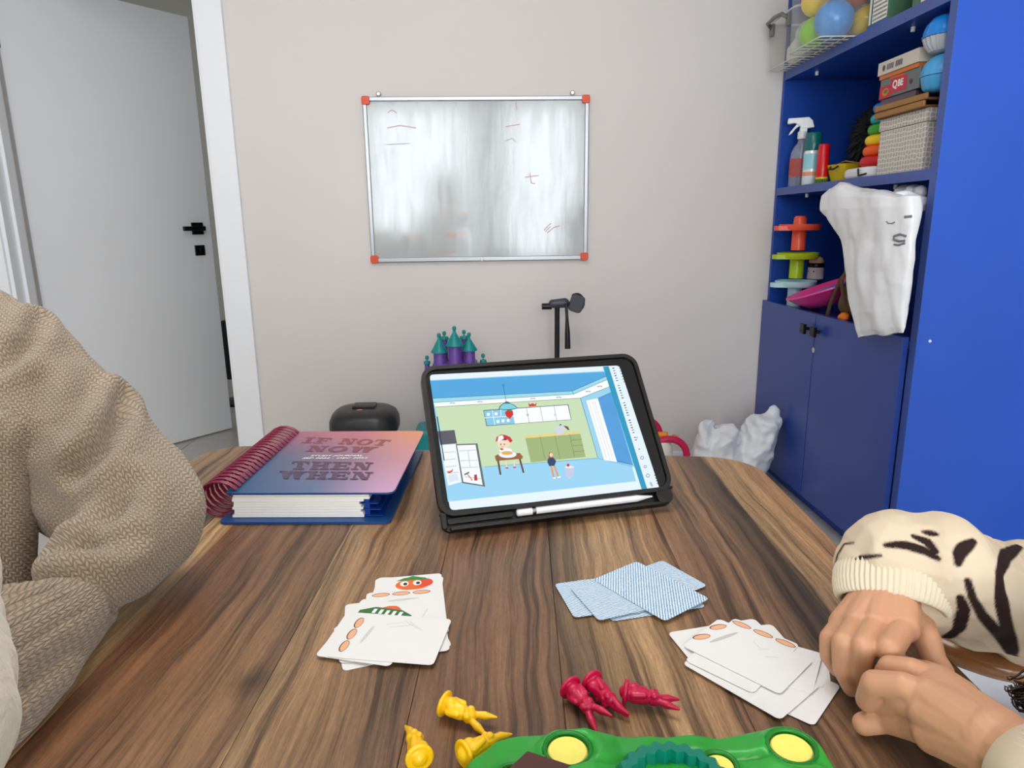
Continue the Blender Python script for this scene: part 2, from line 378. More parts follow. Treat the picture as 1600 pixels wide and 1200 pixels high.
# ================================================================== CABINET
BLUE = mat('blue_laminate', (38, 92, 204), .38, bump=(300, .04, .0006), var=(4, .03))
BLUEI = mat('blue_laminate_shaded', (16, 66, 160), .42, var=(3, .03))  # same laminate, shade of the interior put into the colour
BLUEE = mat('blue_edge_glancing', (66, 88, 158), .4)  # same blue, greyed to paint in the glancing reflection on front edges
BLUED = mat('blue_door_glancing', (40, 68, 148), .3, var=(3, .02))  # same blue, darkened and greyed for the doors seen at a glancing angle
XF, XB, YN, YF = 1.205, 1.615, 1.85, 2.895
cb = thing('cabinet', 'tall blue cabinet with open shelves above two locked doors at the right wall', 'cabinet', (XF, YN, 0))
def cpart(name, g, m, bevel=.001, label=None, par=None): return g.build(name, m, par or cb, bevel=bevel, world=True, label=label)
sp = cpart('side_panel', G().box(XF, XB, YN, YN+.03, 0, 2.1), BLUE)
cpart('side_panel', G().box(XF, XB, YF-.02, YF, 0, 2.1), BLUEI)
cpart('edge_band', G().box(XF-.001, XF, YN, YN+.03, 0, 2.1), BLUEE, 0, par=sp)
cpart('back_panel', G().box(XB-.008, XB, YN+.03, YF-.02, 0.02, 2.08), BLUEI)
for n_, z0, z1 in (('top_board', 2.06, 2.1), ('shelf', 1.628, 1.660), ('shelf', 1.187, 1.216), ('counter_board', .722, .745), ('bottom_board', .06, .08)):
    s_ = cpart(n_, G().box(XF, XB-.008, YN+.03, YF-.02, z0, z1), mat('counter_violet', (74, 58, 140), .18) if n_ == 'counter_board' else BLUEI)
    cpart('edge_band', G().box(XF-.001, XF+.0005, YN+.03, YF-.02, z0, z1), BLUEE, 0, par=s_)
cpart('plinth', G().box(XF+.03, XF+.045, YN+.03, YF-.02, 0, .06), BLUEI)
WPL = mat('white_plastic', (235, 236, 238), .35)
for y in (2.87-.16, 2.12):
    for z in (1.622, 1.181):
        for x in (XF+.05, XF+.3): cpart('shelf_pin', G().tube([(x, y, z-.008), (x, y, z+.006)], .006, 10), WPL)
c_ = PX(1453, 533, 1.3); cc = AT(1453, 533, 1, YN)
cpart('screw_cap', G().lathe([(.0045, 0), (.0045, .001), (.002, .002)], 14, M=Matrix.Translation(cc) @ Matrix.Rotation(PI/2, 4, 'X')), WPL)
ysplit = 2.405
for y0, y1, ky in ((YN+.032, ysplit-.002, ysplit-.035), (ysplit+.002, YF-.002, ysplit+.045)):
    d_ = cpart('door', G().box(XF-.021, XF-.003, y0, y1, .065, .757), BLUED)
    kn = G(); kn.tube([(XF-.021, ky, .698), (XF-.040, ky, .698)], .006, 10); kn.box(XF-.050, XF-.038, ky-.016, ky+.016, .680, .716)
    cpart('knob', kn, BLK, .002, par=d_)
    if ky < ysplit:
        q = PX(1272, 547, XF-.021)
        cpart('lock', G().lathe([(.010, 0), (.010, .003), (.006, .004)], 18, M=Matrix.Translation(q) @ Matrix.Rotation(-PI/2, 4, 'Y')), mat('chrome', (210, 210, 208), .2, .9), 0, par=d_)

# ================================================================== TABLE
TO = Vector((-.01, 0, .75)); TA = -math.atan(.05)
tb = thing('table', 'wooden table with a walnut plank top and rounded corners in the foreground', 'table', (TO.x, TO.y, 0), TA)
def wood():
    m = bpy.data.materials.new('walnut_planks'); m.use_nodes = True; nt = m.node_tree; N = nt.nodes; L = nt.links; b = N['Principled BSDF']
    def math_(op, a, b_=None, c=None):
        n = N.new('ShaderNodeMath'); n.operation = op
        for i, v in enumerate((a, b_, c)):
            if v is None: continue
            if isinstance(v, (int, float)): n.inputs[i].default_value = v
            else: L.new(v, n.inputs[i])
        return n.outputs[0]
    tc = N.new('ShaderNodeTexCoord'); sx = N.new('ShaderNodeSeparateXYZ'); L.new(tc.outputs['Object'], sx.inputs[0])
    at = N.new('ShaderNodeAttribute'); at.attribute_type = 'OBJECT'; at.attribute_name = 'seed'; seed = at.outputs['Fac']
    X, Y = sx.outputs[0], sx.outputs[1]
    def comb(kx, ky, off=0):
        c = N.new('ShaderNodeCombineXYZ'); L.new(math_('MULTIPLY', X, kx), c.inputs[0]); L.new(math_('MULTIPLY', Y, ky), c.inputs[1]); L.new(math_('ADD', seed, off), c.inputs[2]); return c.outputs[0]
    def noi(v, sc=1, det=4, ro=.5):
        n = N.new('ShaderNodeTexNoise'); n.inputs['Scale'].default_value = sc; n.inputs['Detail'].default_value = det; n.inputs['Roughness'].default_value = ro; L.new(v, n.inputs['Vector']); return n.outputs['Fac']
    warp = math_('SUBTRACT', noi(comb(9, 4.5), 1, 2), .5)
    warp2 = math_('SUBTRACT', noi(comb(30, 10, 5), 1, 2), .5)
    xw = math_('ADD', X, math_('ADD', math_('MULTIPLY', warp, .030), math_('MULTIPLY', warp2, .006)))
    # base colour across the top, following the glued boards
    cr = N.new('ShaderNodeValToRGB'); R_ = cr.color_ramp
    stops = [(-.50, (153, 124, 93)), (-.40, (130, 102, 74)), (-.362, (153, 122, 87)), (-.352, (189, 157, 114)), (-.325, (185, 150, 108)), (-.32, (124, 85, 58)), (-.27, (126, 89, 62)), (-.215, (142, 108, 77)), (-.19, (120, 89, 64)), (-.18, (175, 144, 106)), (-.162, (153, 120, 87)), (-.12, (140, 108, 77)), (-.09, (110, 83, 60)), (-.07, (132, 99, 72)), (-.05, (122, 89, 64)), (.02, (126, 93, 68)), (.037, (114, 85, 62)), (.045, (97, 75, 55)), (.075, (153, 122, 87)), (.11, (167, 134, 96)), (.15, (153, 118, 85)), (.165, (130, 97, 72)), (.22, (136, 104, 76)), (.255, (85, 65, 49)), (.268, (61, 48, 38)), (.276, (153, 124, 91)), (.30, (171, 136, 98)), (.34, (155, 114, 81))]
    lo, hi = -.5, .36
    while len(R_.elements) > 1: R_.elements.remove(R_.elements[0])
    R_.elements[0].position = 0; R_.elements[0].color = RGB(*stops[0][1])
    for x, c in stops[1:]: e = R_.elements.new((x-lo)/(hi-lo)); e.color = RGB(*c)
    mr = math_('DIVIDE', math_('SUBTRACT', math_('ADD', X, math_('MULTIPLY', warp, .018)), lo), hi-lo); L.new(mr, cr.inputs[0])
    # growth rings: bands of the warped x
    g1 = noi(comb(0, 0), 1)
    cx = N.new('ShaderNodeCombineXYZ'); L.new(math_('MULTIPLY', xw, 88), cx.inputs[0]); L.new(math_('MULTIPLY', Y, 1.6), cx.inputs[1]); L.new(seed, cx.inputs[2])
    rings = noi(cx.outputs[0], 1, 6, .72)
    cf = N.new('ShaderNodeCombineXYZ'); L.new(math_('MULTIPLY', xw, 420), cf.inputs[0]); L.new(math_('MULTIPLY', Y, 14), cf.inputs[1]); L.new(seed, cf.inputs[2])
    fine = noi(cf.outputs[0], 1, 4, .7)
    pores = noi(comb(900, 60, 3), 1, 2, .5)
    r1 = N.new('ShaderNodeValToRGB'); r1.color_ramp.elements[0].position = .385; r1.color_ramp.elements[0].color = (.30, .27, .25, 1); r1.color_ramp.elements[1].position = .60; r1.color_ramp.elements[1].color = (1.16, 1.14, 1.12, 1)
    e = r1.color_ramp.elements.new(.475); e.color = (.76, .73, .70, 1); L.new(rings, r1.inputs[0])
    mul = N.new('ShaderNodeVectorMath'); mul.operation = 'MULTIPLY'; L.new(cr.outputs[0], mul.inputs[0]); L.new(r1.outputs[0], mul.inputs[1])
    f2 = math_('ADD', math_('MULTIPLY', fine, .75), math_('MULTIPLY', pores, .45))
    patch = noi(comb(14, 3.5, 8), 1, 3); speck = noi(comb(420, 220, 2), 1, 3, .7)
    f3 = math_('MULTIPLY', math_('ADD', math_('MULTIPLY', patch, .9), .60), math_('ADD', math_('MULTIPLY', speck, .55), math_('ADD', -.08, math_('MULTIPLY', f2, 1.25))))
    mul2 = N.new('ShaderNodeVectorMath'); mul2.operation = 'SCALE'; L.new(mul.outputs[0], mul2.inputs[0]); L.new(f3, mul2.inputs['Scale'])
    # a knot and a dark figure
    def blob(x0, y0, rx, ry):
        a = math_('DIVIDE', math_('SUBTRACT', math_('ADD', X, math_('MULTIPLY', warp2, .02)), x0), rx); b2 = math_('DIVIDE', math_('SUBTRACT', Y, y0), ry)
        return math_('SQRT', math_('ADD', math_('MULTIPLY', a, a), math_('MULTIPLY', b2, b2)))
    kd = blob(KN[0], KN[1], .011, .016); km = N.new('ShaderNodeMapRange'); km.inputs[1].default_value = .2; km.inputs[2].default_value = 1.6; km.inputs[3].default_value = .35; km.inputs[4].default_value = 1.0; L.new(kd, km.inputs[0])
    mul3 = N.new('ShaderNodeVectorMath'); mul3.operation = 'SCALE'; L.new(mul2.outputs[0], mul3.inputs[0]); L.new(km.outputs[0], mul3.inputs['Scale'])
    L.new(mul3.outputs[0], b.inputs['Base Color'])
    b.inputs['Roughness'].default_value = .42
    bp = N.new('ShaderNodeBump'); bp.inputs['Strength'].default_value = .25; bp.inputs['Distance'].default_value = .0008; L.new(f2, bp.inputs['Height']); L.new(bp.outputs[0], b.inputs['Normal'])
    return m
_k = PZ(396, 1065, .75); _kl = Matrix.Rotation(-TA, 3, 'Z') @ (_k-TO); KN = (_kl.x, _kl.y)
WD = wood()
XL, XR, YB = -.475, .339, -.14
def yfar(x): return 1.017+(x+.44)*(-.072/.74)
def edge_y(x, r=.065):
    y = yfar(x)
    for e, s in ((XL, 1), (XR, -1)):
        d = (x-e)*s
        if d < r: y -= r-math.sqrt(max(0, r*r-(r-d)**2))
    return y
ub = [-.475, -.352, -.321, -.182, -.07, .038, .164, .272, .339]
for i in range(len(ub)-1):
    a, b_ = ub[i], ub[i+1]; g_ = .00012
    xs = [a+g_+(b_-a-2*g_)*k/14 for k in range(15)]
    poly = [(x, edge_y(x)) for x in xs]+[(x, YB) for x in xs[::-1]]
    p = G().prism(poly, .725, .75).build('plank', WD, tb, bevel=.0006); p['seed'] = i*3.7+1.3; p['seed'] = float(p['seed'])
DK = mat('black_steel', (28, 28, 30), .45, .4)
for x0, y0 in ((-.40, .0), (.27, .0), (-.40, .86), (.27, .86)): G().box(x0-.02, x0+.02, y0-.02, y0+.02, 0, .725).build('leg', DK, tb, bevel=.002)
ap = G(); ap.box(-.38, .25, -.01, .01, .68, .725); ap.box(-.38, .25, .85, .87, .68, .725); ap.box(-.41, -.39, .02, .84, .68, .725); ap.box(.26, .28, .02, .84, .68, .725)
ap.build('apron', DK, tb)
# ================================================================== STUDY JOURNAL
BKZ = .7505
bk = thing('spiral_notebook', 'thick spiral-bound study journal with a pink to blue cover, magenta rings', 'notebook', (-.21, .85, .75))
zc_ = .7845
FL, FR_, BR_, BL_ = PZ(350, 771, zc_), PZ(612, 776, zc_), PZ(651, 677, zc_), PZ(444, 671, zc_)
_wv = (FR_-FL).normalized(); _dv = ((BR_-FR_)+(BL_-FL)).normalized(); uxb = (_wv+Vector((_dv.y, -_dv.x, 0))).normalized(); uyb = Vector((-uxb.y, uxb.x, 0)); BW = (FR_-FL).length; BH = min((BL_-FL).length, .242)
MB_ = Matrix(((uxb.x, uyb.x, 0, FL.x), (uxb.y, uyb.y, 0, FL.y), (0, 0, 1, 0), (0, 0, 0, 1)))
def cover_mat():
    m = bpy.data.materials.new('journal_cover_print'); m.use_nodes = True; nt = m.node_tree; N = nt.nodes; L = nt.links; b = N['Principled BSDF']
    a = N.new('ShaderNodeAttribute'); a.attribute_name = 'Col'; L.new(a.outputs['Color'], b.inputs['Base Color']); b.inputs['Roughness'].default_value = .38
    return m
def cover(name, z0, z1, x0, x1, y0, y1, corners, parent=bk):
    """rounded board with a four-corner printed gradient on its top"""
    n = 24; vs = []; cs = []
    out = rrect(x1-x0, y1-y0, .008, 4, (x0+x1)/2, (y0+y1)/2)
    g = G(MB_); g.prism(out, z0, z1); o = g.build(name, mat('cover_board_blue', (24, 70, 128), .4), parent, world=True)
    if corners:
        me = bpy.data.meshes.new(name+'_print'); V = []; Fc = []; C = []
        for j in range(n+1):
            for i in range(n+1):
                u, v = i/n, j/n; x = x0+.0004+(x1-x0-.0008)*u; y = y0+.0004+(y1-y0-.0008)*v
                # pull grid corners onto the rounded outline
                for cx, cy, sx, sy in ((x0+.008, y0+.008, -1, -1), (x1-.008, y0+.008, 1, -1), (x1-.008, y1-.008, 1, 1), (x0+.008, y1-.008, -1, 1)):
                    if (x-cx)*sx > 0 and (y-cy)*sy > 0:
                        d = math.hypot(x-cx, y-cy)
                        if d > .0076: x = cx+(x-cx)*.0076/d; y = cy+(y-cy)*.0076/d
                V.append(MB_ @ Vector((x, y, z1+.0001)))
                gr_ = [[np.array(RGB(*c)) for c in row] for row in corners]; a_ = min(int(u*2), 1); b_ = min(int(v*2), 1); uu = u*2-a_; vv = v*2-b_; uu = uu*uu*(3-2*uu)*.5+uu*.5; vv = vv*vv*(3-2*vv)*.5+vv*.5
                C.append(((gr_[b_][a_]*(1-uu)+gr_[b_][a_+1]*uu)*(1-vv)+(gr_[b_+1][a_]*(1-uu)+gr_[b_+1][a_+1]*uu)*vv)[:3])
        for j in range(n):
            for i in range(n): a = j*(n+1)+i; Fc.append((a, a+1, a+n+2, a+n+1))
        me.from_pydata([tuple(v) for v in V], [], Fc); me.materials.append(MATS.setdefault('journal_cover_print', None) or cover_mat()); set_vcol(me, np.array(C)); link('gradient_print', me, o, True)
    return o
cover('back_cover', .7505, .7535, -.006, BW-.004, -.010, BH+.002, None)
fc = cover('front_cover', .7825, .7845, 0, BW, 0, BH, [[(24, 84, 126), (84, 106, 146), (206, 160, 196)], [(60, 90, 124), (132, 106, 132), (206, 146, 156)], [(160, 92, 120), (190, 108, 122), (226, 150, 106)]])
PG = mat('paper_pages', (250, 247, 240), .7, bump=(900, .2, .0005))
for i in range(9):
    z0 = .7540+i*.00315; dx = random.uniform(-.0015, .0015)
    G(MB_).box(.006+abs(math.sin(i))*.003, BW-.036-(i % 3)*.002+dx+(.01 if i > 6 else 0), .002+random.uniform(0, .0012), BH-.006, z0, z0+.0029).build('page_section', PG, bk, world=True)
g = G(MB_)   # plastic pockets at the outer edge
for i, z in enumerate((.7545, .762, .7695)): g.box(BW-.04, BW-.014-i*.003, .004, BH-.01, z, z+.0012)
g.box(BW-.036, BW-.030, .006, BH-.012, .755, .781)
g.build('divider_pocket', mat('pocket_blue', (20, 62, 150), .15), bk, world=True)
MG = mat('magenta_wire', (128, 8, 60), .35, coat=.3)
g = G(MB_); nl = 21
for i in range(nl):
    y = .010+(BH-.02)*i/(nl-1); r = .027; pts = []
    for k in range(15):
        a = math.radians(35)+math.radians(320)*k/14*1.0
        pts.append((-.010+r*1.0*math.cos(a)*.95, y+.0028*(k/14-.5)*2, .7735+r*.80*math.sin(a)))
    g.tube(pts, .00135, 6); g.tube([(p[0], p[1]+.0034, p[2]) for p in pts], .00135, 6)
g.build('wire_binding', MG, bk, smooth=60, world=True)
# cover lettering: wide slab letters drawn as strokes
def strokes(ch):
    S = []
    def R_(x0, y0, x1, y1): S.append([(x0, y0), (x1, y0), (x1, y1), (x0, y1)])
    s = .15
    if ch == 'I': R_(.3, 0, .7, 1); R_(.05, 0, .95, s); R_(.05, 1-s, .95, 1)
    if ch in 'FE':
        R_(.14, 0, .44, 1); R_(0, 1-s, .97, 1); R_(.4, .43, .78, .57); R_(.82, .68, .97, 1); R_(.68, .33, .78, .67)
        if ch == 'E': R_(0, 0, .97, s); R_(.82, 0, .97, .32)
        else: R_(0, 0, .62, s)
    if ch == 'T': R_(.36, 0, .64, 1); R_(.03, 1-s, .97, 1); R_(.03, .66, .16, 1); R_(.84, .66, .97, 1); R_(.2, 0, .8, s)
    if ch == 'H':
        R_(.1, 0, .36, 1); R_(.64, 0, .9, 1); R_(.3, .42, .7, .58)
        for x in (0, .54): R_(x, 0, x+.46, s); R_(x, 1-s, x+.46, 1)
    if ch == 'N':
        R_(.12, 0, .24, 1); R_(.76, 0, .88, 1); S.append([(.1, 1), (.42, 1), (.9, 0), (.6, 0)]); R_(0, 0, .4, s); R_(.58, 1-s, 1, 1); R_(0, 1-s, .3, 1)
    if ch == 'W':
        for a, b in ((.06, .22), (.46, .62)): S.append([(a, 1), (a+.24, 1), (b+.22, 0), (b, 0)])
        for a, b in ((.30, .46), (.70, .86)): S.append([(a-.06, 0), (a+.06, 0), (b+.06, 1), (b-.06, 1)])
        for x in (0, .36, .72): R_(x, 1-s, x+.30, 1)
    return S
ft = Flat(FL+Vector((0, 0, .0003)), uxb, uyb, .00003)
def word(txt, bl, br, tr, tl, c0, c1):
    q = [Vector(ft.px(*p)) for p in (bl, br, tr, tl)]
    n = len(txt); tot = sum(.45 if c == ' ' else (1.35 if c == 'W' else (.72 if c == 'I' else 1)) for c in txt)+.08*(n-1); x = 0
    ft.k += 1
    def mp(u, v): return (q[0]*(1-u)+q[1]*u)*(1-v)+(q[3]*(1-u)+q[2]*u)*v
    for ch in txt:
        w = .45 if ch == ' ' else (1.35 if ch == 'W' else (.72 if ch == 'I' else 1)); um = (x+w/2)/tot
        col = tuple(int(c0[i]*(1-um)+c1[i]*um) for i in range(3))
        if ch == 'O':
            k = 24
            for i in range(k):
                a0, a1 = 2*PI*i/k, 2*PI*(i+1)/k
                P_ = [(.5+.5*math.cos(a0), .5+.52*math.sin(a0)), (.5+.5*math.cos(a1), .5+.52*math.sin(a1)), (.5+.24*math.cos(a1), .5+.34*math.sin(a1)), (.5+.24*math.cos(a0), .5+.34*math.sin(a0))]
                ft.poly([mp((x+p[0]*w)/tot, p[1]) for p in P_], col, True)
        else:
            for s_ in strokes(ch): ft.poly([mp((x+p[0]*w)/tot, p[1]) for p in s_], col, True); ft.k += .15
        x += w+.08
word('IF NOT', (470, 692), (604, 696.5), (613, 687.5), (478, 683), (128, 46, 72), (148, 74, 64))
word('NOW', (477, 705.5), (582, 707), (591, 698.5), (485, 696.5), (116, 52, 76), (138, 70, 76))
word('THEN', (451, 733.5), (578, 734.5), (584, 723), (456, 720.5), (74, 58, 84), (102, 60, 82))
word('WHEN', (433, 748), (578, 750), (584, 738), (431+6, 736), (66, 58, 88), (100, 62, 88))
for t_, p_ in (('STUDY JOURNAL', (526, 712.6)), ('SEP 2022 - DEC 2023', (523, 716.4))):
    c_ = ft.px(*p_); ft.text(t_, c_, .0072, (250, 244, 244), 0, .0002, 1.25 if len(t_) < 15 else 1.35, .2)
ft.build('cover_lettering', mat_col('cover_ink', .4), fc)

# ================================================================== TABLET
TW, TH, TT, TYW = .28, .199, math.radians(50), math.radians(12.8)
to = Vector((-.053, .684, .7635)); tx = Vector((math.cos(TYW), math.sin(TYW), 0)); bkv = Vector((-math.sin(TYW), math.cos(TYW), 0))
ty = bkv*math.cos(TT)+Vector((0, 0, math.sin(TT))); tn = tx.cross(ty)
# tilt slightly so the screen plane passes through the measured corners
MT = Matrix(((tx.x, ty.x, tn.x, to.x), (tx.y, ty.y, tn.y, to.y), (tx.z, ty.z, tn.z, to.z), (0, 0, 0, 1)))
tab = thing('tablet', 'black cased tablet leaning back on the table, showing a cartoon kitchen', 'tablet', (to.x+.13*tx.x, to.y+.13*tx.y, .75))
RUB = mat('case_rubber', (20, 18, 17), .38)
oc = rrect(TW, TH-.012, .018, 6, TW/2, TH/2+.006)
G(MT).prism(oc, -.014, -.002).build('case', RUB, tab, bevel=.0025, world=True)
g = G(MT); ic = rrect(TW-.010, TH-.022, .014, 6, TW/2, TH/2+.006)      # raised lip round the glass
k = len(oc); g.add([(p[0], p[1], -.002) for p in oc]+[(p[0], p[1], .001) for p in oc]+[(p[0], p[1], .001) for p in ic]+[(p[0], p[1], -.003) for p in ic],
      [(i, (i+1) % k, k+(i+1) % k, k+i) for i in range(k)]+[(k+i, k+(i+1) % k, 2*k+(i+1) % k, 2*k+i) for i in range(k)]+[(2*k+i, 2*k+(i+1) % k, 3*k+(i+1) % k, 3*k+i) for i in range(k)])
g.build('case_lip', RUB, tab, smooth=50, world=True)
G(MT).prism(ic, -.0035, -.0016).build('bezel', mat('tablet_glass_black', (6, 6, 7), .08), tab, world=True)
# pen rail under the screen
rl = G(MT); rl.prism(rrect(TW-.004, .021, .010, 6, TW/2, .008), -.016, -.0085); rl.prism(rrect(TW-.020, .004, .0018, 4, TW/2, -.001), -.0085, -.0005); rl.prism(rrect(TW, .003, .0014, 4, TW/2, .0165), -.009, -.001)
rl.prism(rrect(.020, .020, .008, 5, TW-.014, .008), -.0085, .0005); rl.prism(rrect(.006, .018, .0028, 5, .004, .008), -.0085, .0005); rl.prism(rrect(.075, .007, .003, 5, .045, .008), -.0085, -.003)
rl.build('pen_rail', RUB, tab, bevel=.0012, world=True)
# folded cover standing behind as a prop
sd = G(); th_ = Vector((.0, .0, .0))
top = MT @ Vector((TW/2, TH*.62, -.016)); foot = Vector((top.x, top.y, .7525))+bkv*.085
for s_ in (0,):
    a = MT @ Vector((.03, TH*.62, -.017)); b = MT @ Vector((TW-.012, TH*.62, -.017)); c = b.copy(); c.z = .7525; c += bkv*.075; d = a.copy(); d.z = .7525; d += bkv*.075
    n_ = (b-a).cross(d-a).normalized()*.003
    sd.add([a, b, c, d, a+n_, b+n_, c+n_, d+n_], [(0, 1, 2, 3), (7, 6, 5, 4), (0, 4, 5, 1), (1, 5, 6, 2), (2, 6, 7, 3), (3, 7, 4, 0)])
sd.build('folding_stand', RUB, tab, world=True)
# pen
pen = thing('stylus', 'white stylus lying in the rail under the tablet screen', 'stylus', tuple(MT @ Vector((.15, .0085, -.0035))))
pa = MT @ Vector((.086, .0085, -.0042)); pb = MT @ Vector((.232, .0085, -.0042)); pc = MT @ Vector((.252, .0085, -.0042)); pw = MT @ Vector((.104, .0085, -.0042)); pw2 = MT @ Vector((.1085, .0085, -.0042))
WG = mat('glossy_white', (244, 244, 246), .2)
G().tube([pa, pa+tx*.0015, pw], [.0028, .0042, .0042], 16).build('end_cap', WG, pen, smooth=40, world=True)
G().tube([pw, pw2], .0041, 16).build('metal_ring', mat('ring_metal', (160, 160, 165), .25, .9), pen, smooth=40, world=True)
G().tube([pw2, pb], .0042, 16).build('barrel', WG, pen, smooth=40, world=True)
G().tube([pb, pc], [.0042, .0008], 16).build('tip', WG, pen, smooth=40, world=True)
# the picture on the screen
fs = Flat(MT @ Vector((0, 0, -.0015)), tx, ty, .000004)
P_ = fs.P
so = [fs.px(*p) for p in ((671, 585.5), (967.5, 571), (1031, 765), (703.5, 797.5))]
def rquad(q, r):
    out = []
    for i in range(4):
        p = Vector(q[i]); a = (Vector(q[i-1])-p).normalized(); b = (Vector(q[(i+1) % 4])-p).normalized()
        for t in range(6):
            t /= 5; out.append(tuple(p+a*r*(1-t)**2+b*r*t**2))
    return out
fs.poly(rquad(so, .005), (226, 240, 253))
LN = (40, 60, 75)
def lp(pts, w=.0005, c=LN): fs.line(pts, w, c, px=True)
P_([(672, 594), (945, 579.5), (994, 752), (700, 784)], (150, 208, 240))       # floor
P_([(680, 635), (906, 622), (934, 715), (757, 729.5), (703, 733)], (196, 219, 178))   # wall
P_([(672.5, 595), (944, 581), (947, 588), (894, 611), (676, 622.5)], (72, 162, 220))  # ceiling
P_([(676, 622.5), (894, 611), (947, 588), (949, 593), (896, 616), (677.5, 629)], (150, 214, 232))
P_([(677.5, 629), (896, 616), (949, 593), (953, 604), (907, 622), (680, 636)], (244, 249, 252))
P_([(907, 622), (953, 604), (994, 729), (990, 728.5), (934, 715)], (150, 208, 232))
lp([(676, 622.5), (894, 611), (947, 588)]); lp([(677.5, 629), (896, 616), (949, 593)]); lp([(680, 636), (907, 622), (953, 604)]); lp([(894, 611), (896, 616)]); lp([(907, 622), (934, 715)]); lp([(757, 729.5), (934, 716), (992, 730)], .0004, (60, 110, 140))
for x, y in ((707, 630), (750, 628), (832.5, 623), (873, 621), (919, 612), (937, 604)): fs.ellP(x, y, 4, 1.2, (120, 130, 140)); fs.ellP(x, y+.3, 2.6, .7, (236, 240, 244))
P_([(916, 626), (934, 622.5), (964, 722), (944, 719)], (247, 249, 252))          # curtain
for a, b in (((920, 628), (948, 717)), ((925, 626), (953, 718)), ((929, 628), (958, 719))): lp([a, b], .0003, (130, 140, 160))
P_([(934, 622.5), (955, 613), (989, 727), (964, 722)], (74, 152, 216)); lp([(934, 622.5), (955, 613)], .0004); lp([(964, 720), (990, 727)], .0004)
P_([(942, 573), (951, 572.5), (1012, 766.5), (1003.5, 767.5)], (22, 148, 190))    # bar
# wall cupboards
P_([(755, 641), (888, 632), (893, 656), (760, 666)], (60, 76, 96)); P_([(756, 642), (800, 639), (804.5, 662), (761, 665)], (132, 196, 228)); P_([(800, 639), (887, 633), (892, 655.5), (804.5, 662)], (244, 247, 252))
for x in (822.5, 844, 865.5): lp([(x, 637.5-(x-822)*.07), (x+4.5, 661-(x-822)*.08)], .0004)
for x in (825, 868): lp([(x, 647), (x+.6, 650)], .0005); lp([(x-2, 647), (x-1.4, 650)], .0005)
for a, b in (((769, 641), (773, 664)), ((782, 640), (783, 650))): lp([a, b], .0009, (225, 240, 248))
lp([(757, 653), (802, 650)], .001, (225, 240, 248))
for x, y in ((763, 648), (775, 647), (778, 659), (786, 658), (794, 657.5)): fs.P([(x-2.5, y-2.5), (x+2.5, y-2.8), (x+2, y+2), (x-2, y+2)], (236, 246, 250))
lp([(786, 601), (791, 628)], .0005); lp([(784, 602), (789, 601.5)], .0006)       # lamp
fs.P([(779, 639.5), (781, 634), (787, 630), (790, 627.5), (794, 627.5), (797, 630), (804, 633), (810, 638), (802, 640), (789, 641)], (40, 90, 110)); fs.P([(780.5, 639), (782.5, 634.5), (788, 630.8), (797, 630.8), (803, 633.8), (808.5, 637.5), (800, 639), (789, 640)], (128, 204, 222))
fs.P([(789, 644), (794, 640.5), (801, 642), (802, 648), (796.5, 655), (790.5, 650)], (206, 20, 28)); fs.P([(791, 641), (796, 639.5), (800, 641.5), (795.5, 643)], (70, 120, 50))
fs.P([(825, 629), (828, 632), (832, 630), (836, 632), (838.5, 628), (837.5, 634.5), (826.5, 635.5)], (214, 42, 38))  # red crab
# counter
P_([(820, 682.5), (906, 675.5), (915, 714), (829.5, 722.5)], (156, 176, 118)); P_([(819, 681), (906, 674.5), (906.5, 678), (820, 685)], (232, 206, 126))
for x in (844, 867, 890): lp([(x, 684-(x-820)*.08), (x+7.5, 720.5-(x-820)*.09)], .0004, (80, 96, 60))
for k_ in range(1, 4): lp([(890+k_*2.2, 679+k_*9), (907+k_*2.1, 677.5+k_*9)], .0004, (80, 96, 60))
fs.P([(866, 667), (880, 664), (883, 666), (881, 678.5), (870, 679.5)], (206, 210, 220)); fs.P([(880, 665), (887, 666.5), (890, 672), (887, 672), (884, 669)], (120, 50, 50)); fs.P([(873, 665), (875.5, 662.5), (878, 664.5)], (60, 60, 70))
# fridge
P_([(683, 674), (710, 672), (714, 693), (688, 695)], (82, 80, 94)); P_([(688, 696), (713, 694), (721, 753), (700, 759)], (238, 243, 248))
P_([(712, 694), (746, 693), (758, 760.5), (722, 755)], (90, 100, 110)); P_([(714, 696), (743, 695), (754, 758), (724, 753)], (240, 244, 249))
lp([(683, 651), (694, 720)], .0012, (26, 28, 34))
for a, b in (((717, 705), (744, 703)), ((719, 720), (746, 719)), ((721, 731), (748, 730)), ((694, 707), (711, 706)), ((695, 719), (712, 717)), ((696, 730), (713, 728)), ((726, 745), (752, 748)), ((731, 705), (735, 731)), ((698, 740), (716, 738))): lp([a, b], .0007, (176, 188, 200))
P_([(699, 743), (714, 740), (717, 750), (702, 754)], (214, 226, 238)); fs.P([(697, 737), (704, 736), (708, 732.5), (707, 737), (702, 740)], (222, 66, 40))
lp([(729, 739), (738, 751)], .0014, (214, 150, 60)); lp([(725.5, 742), (733, 738)], .0018, (96, 104, 112)); fs.P([(741, 742), (745, 741.5), (746, 751), (741, 751)], (176, 26, 34))
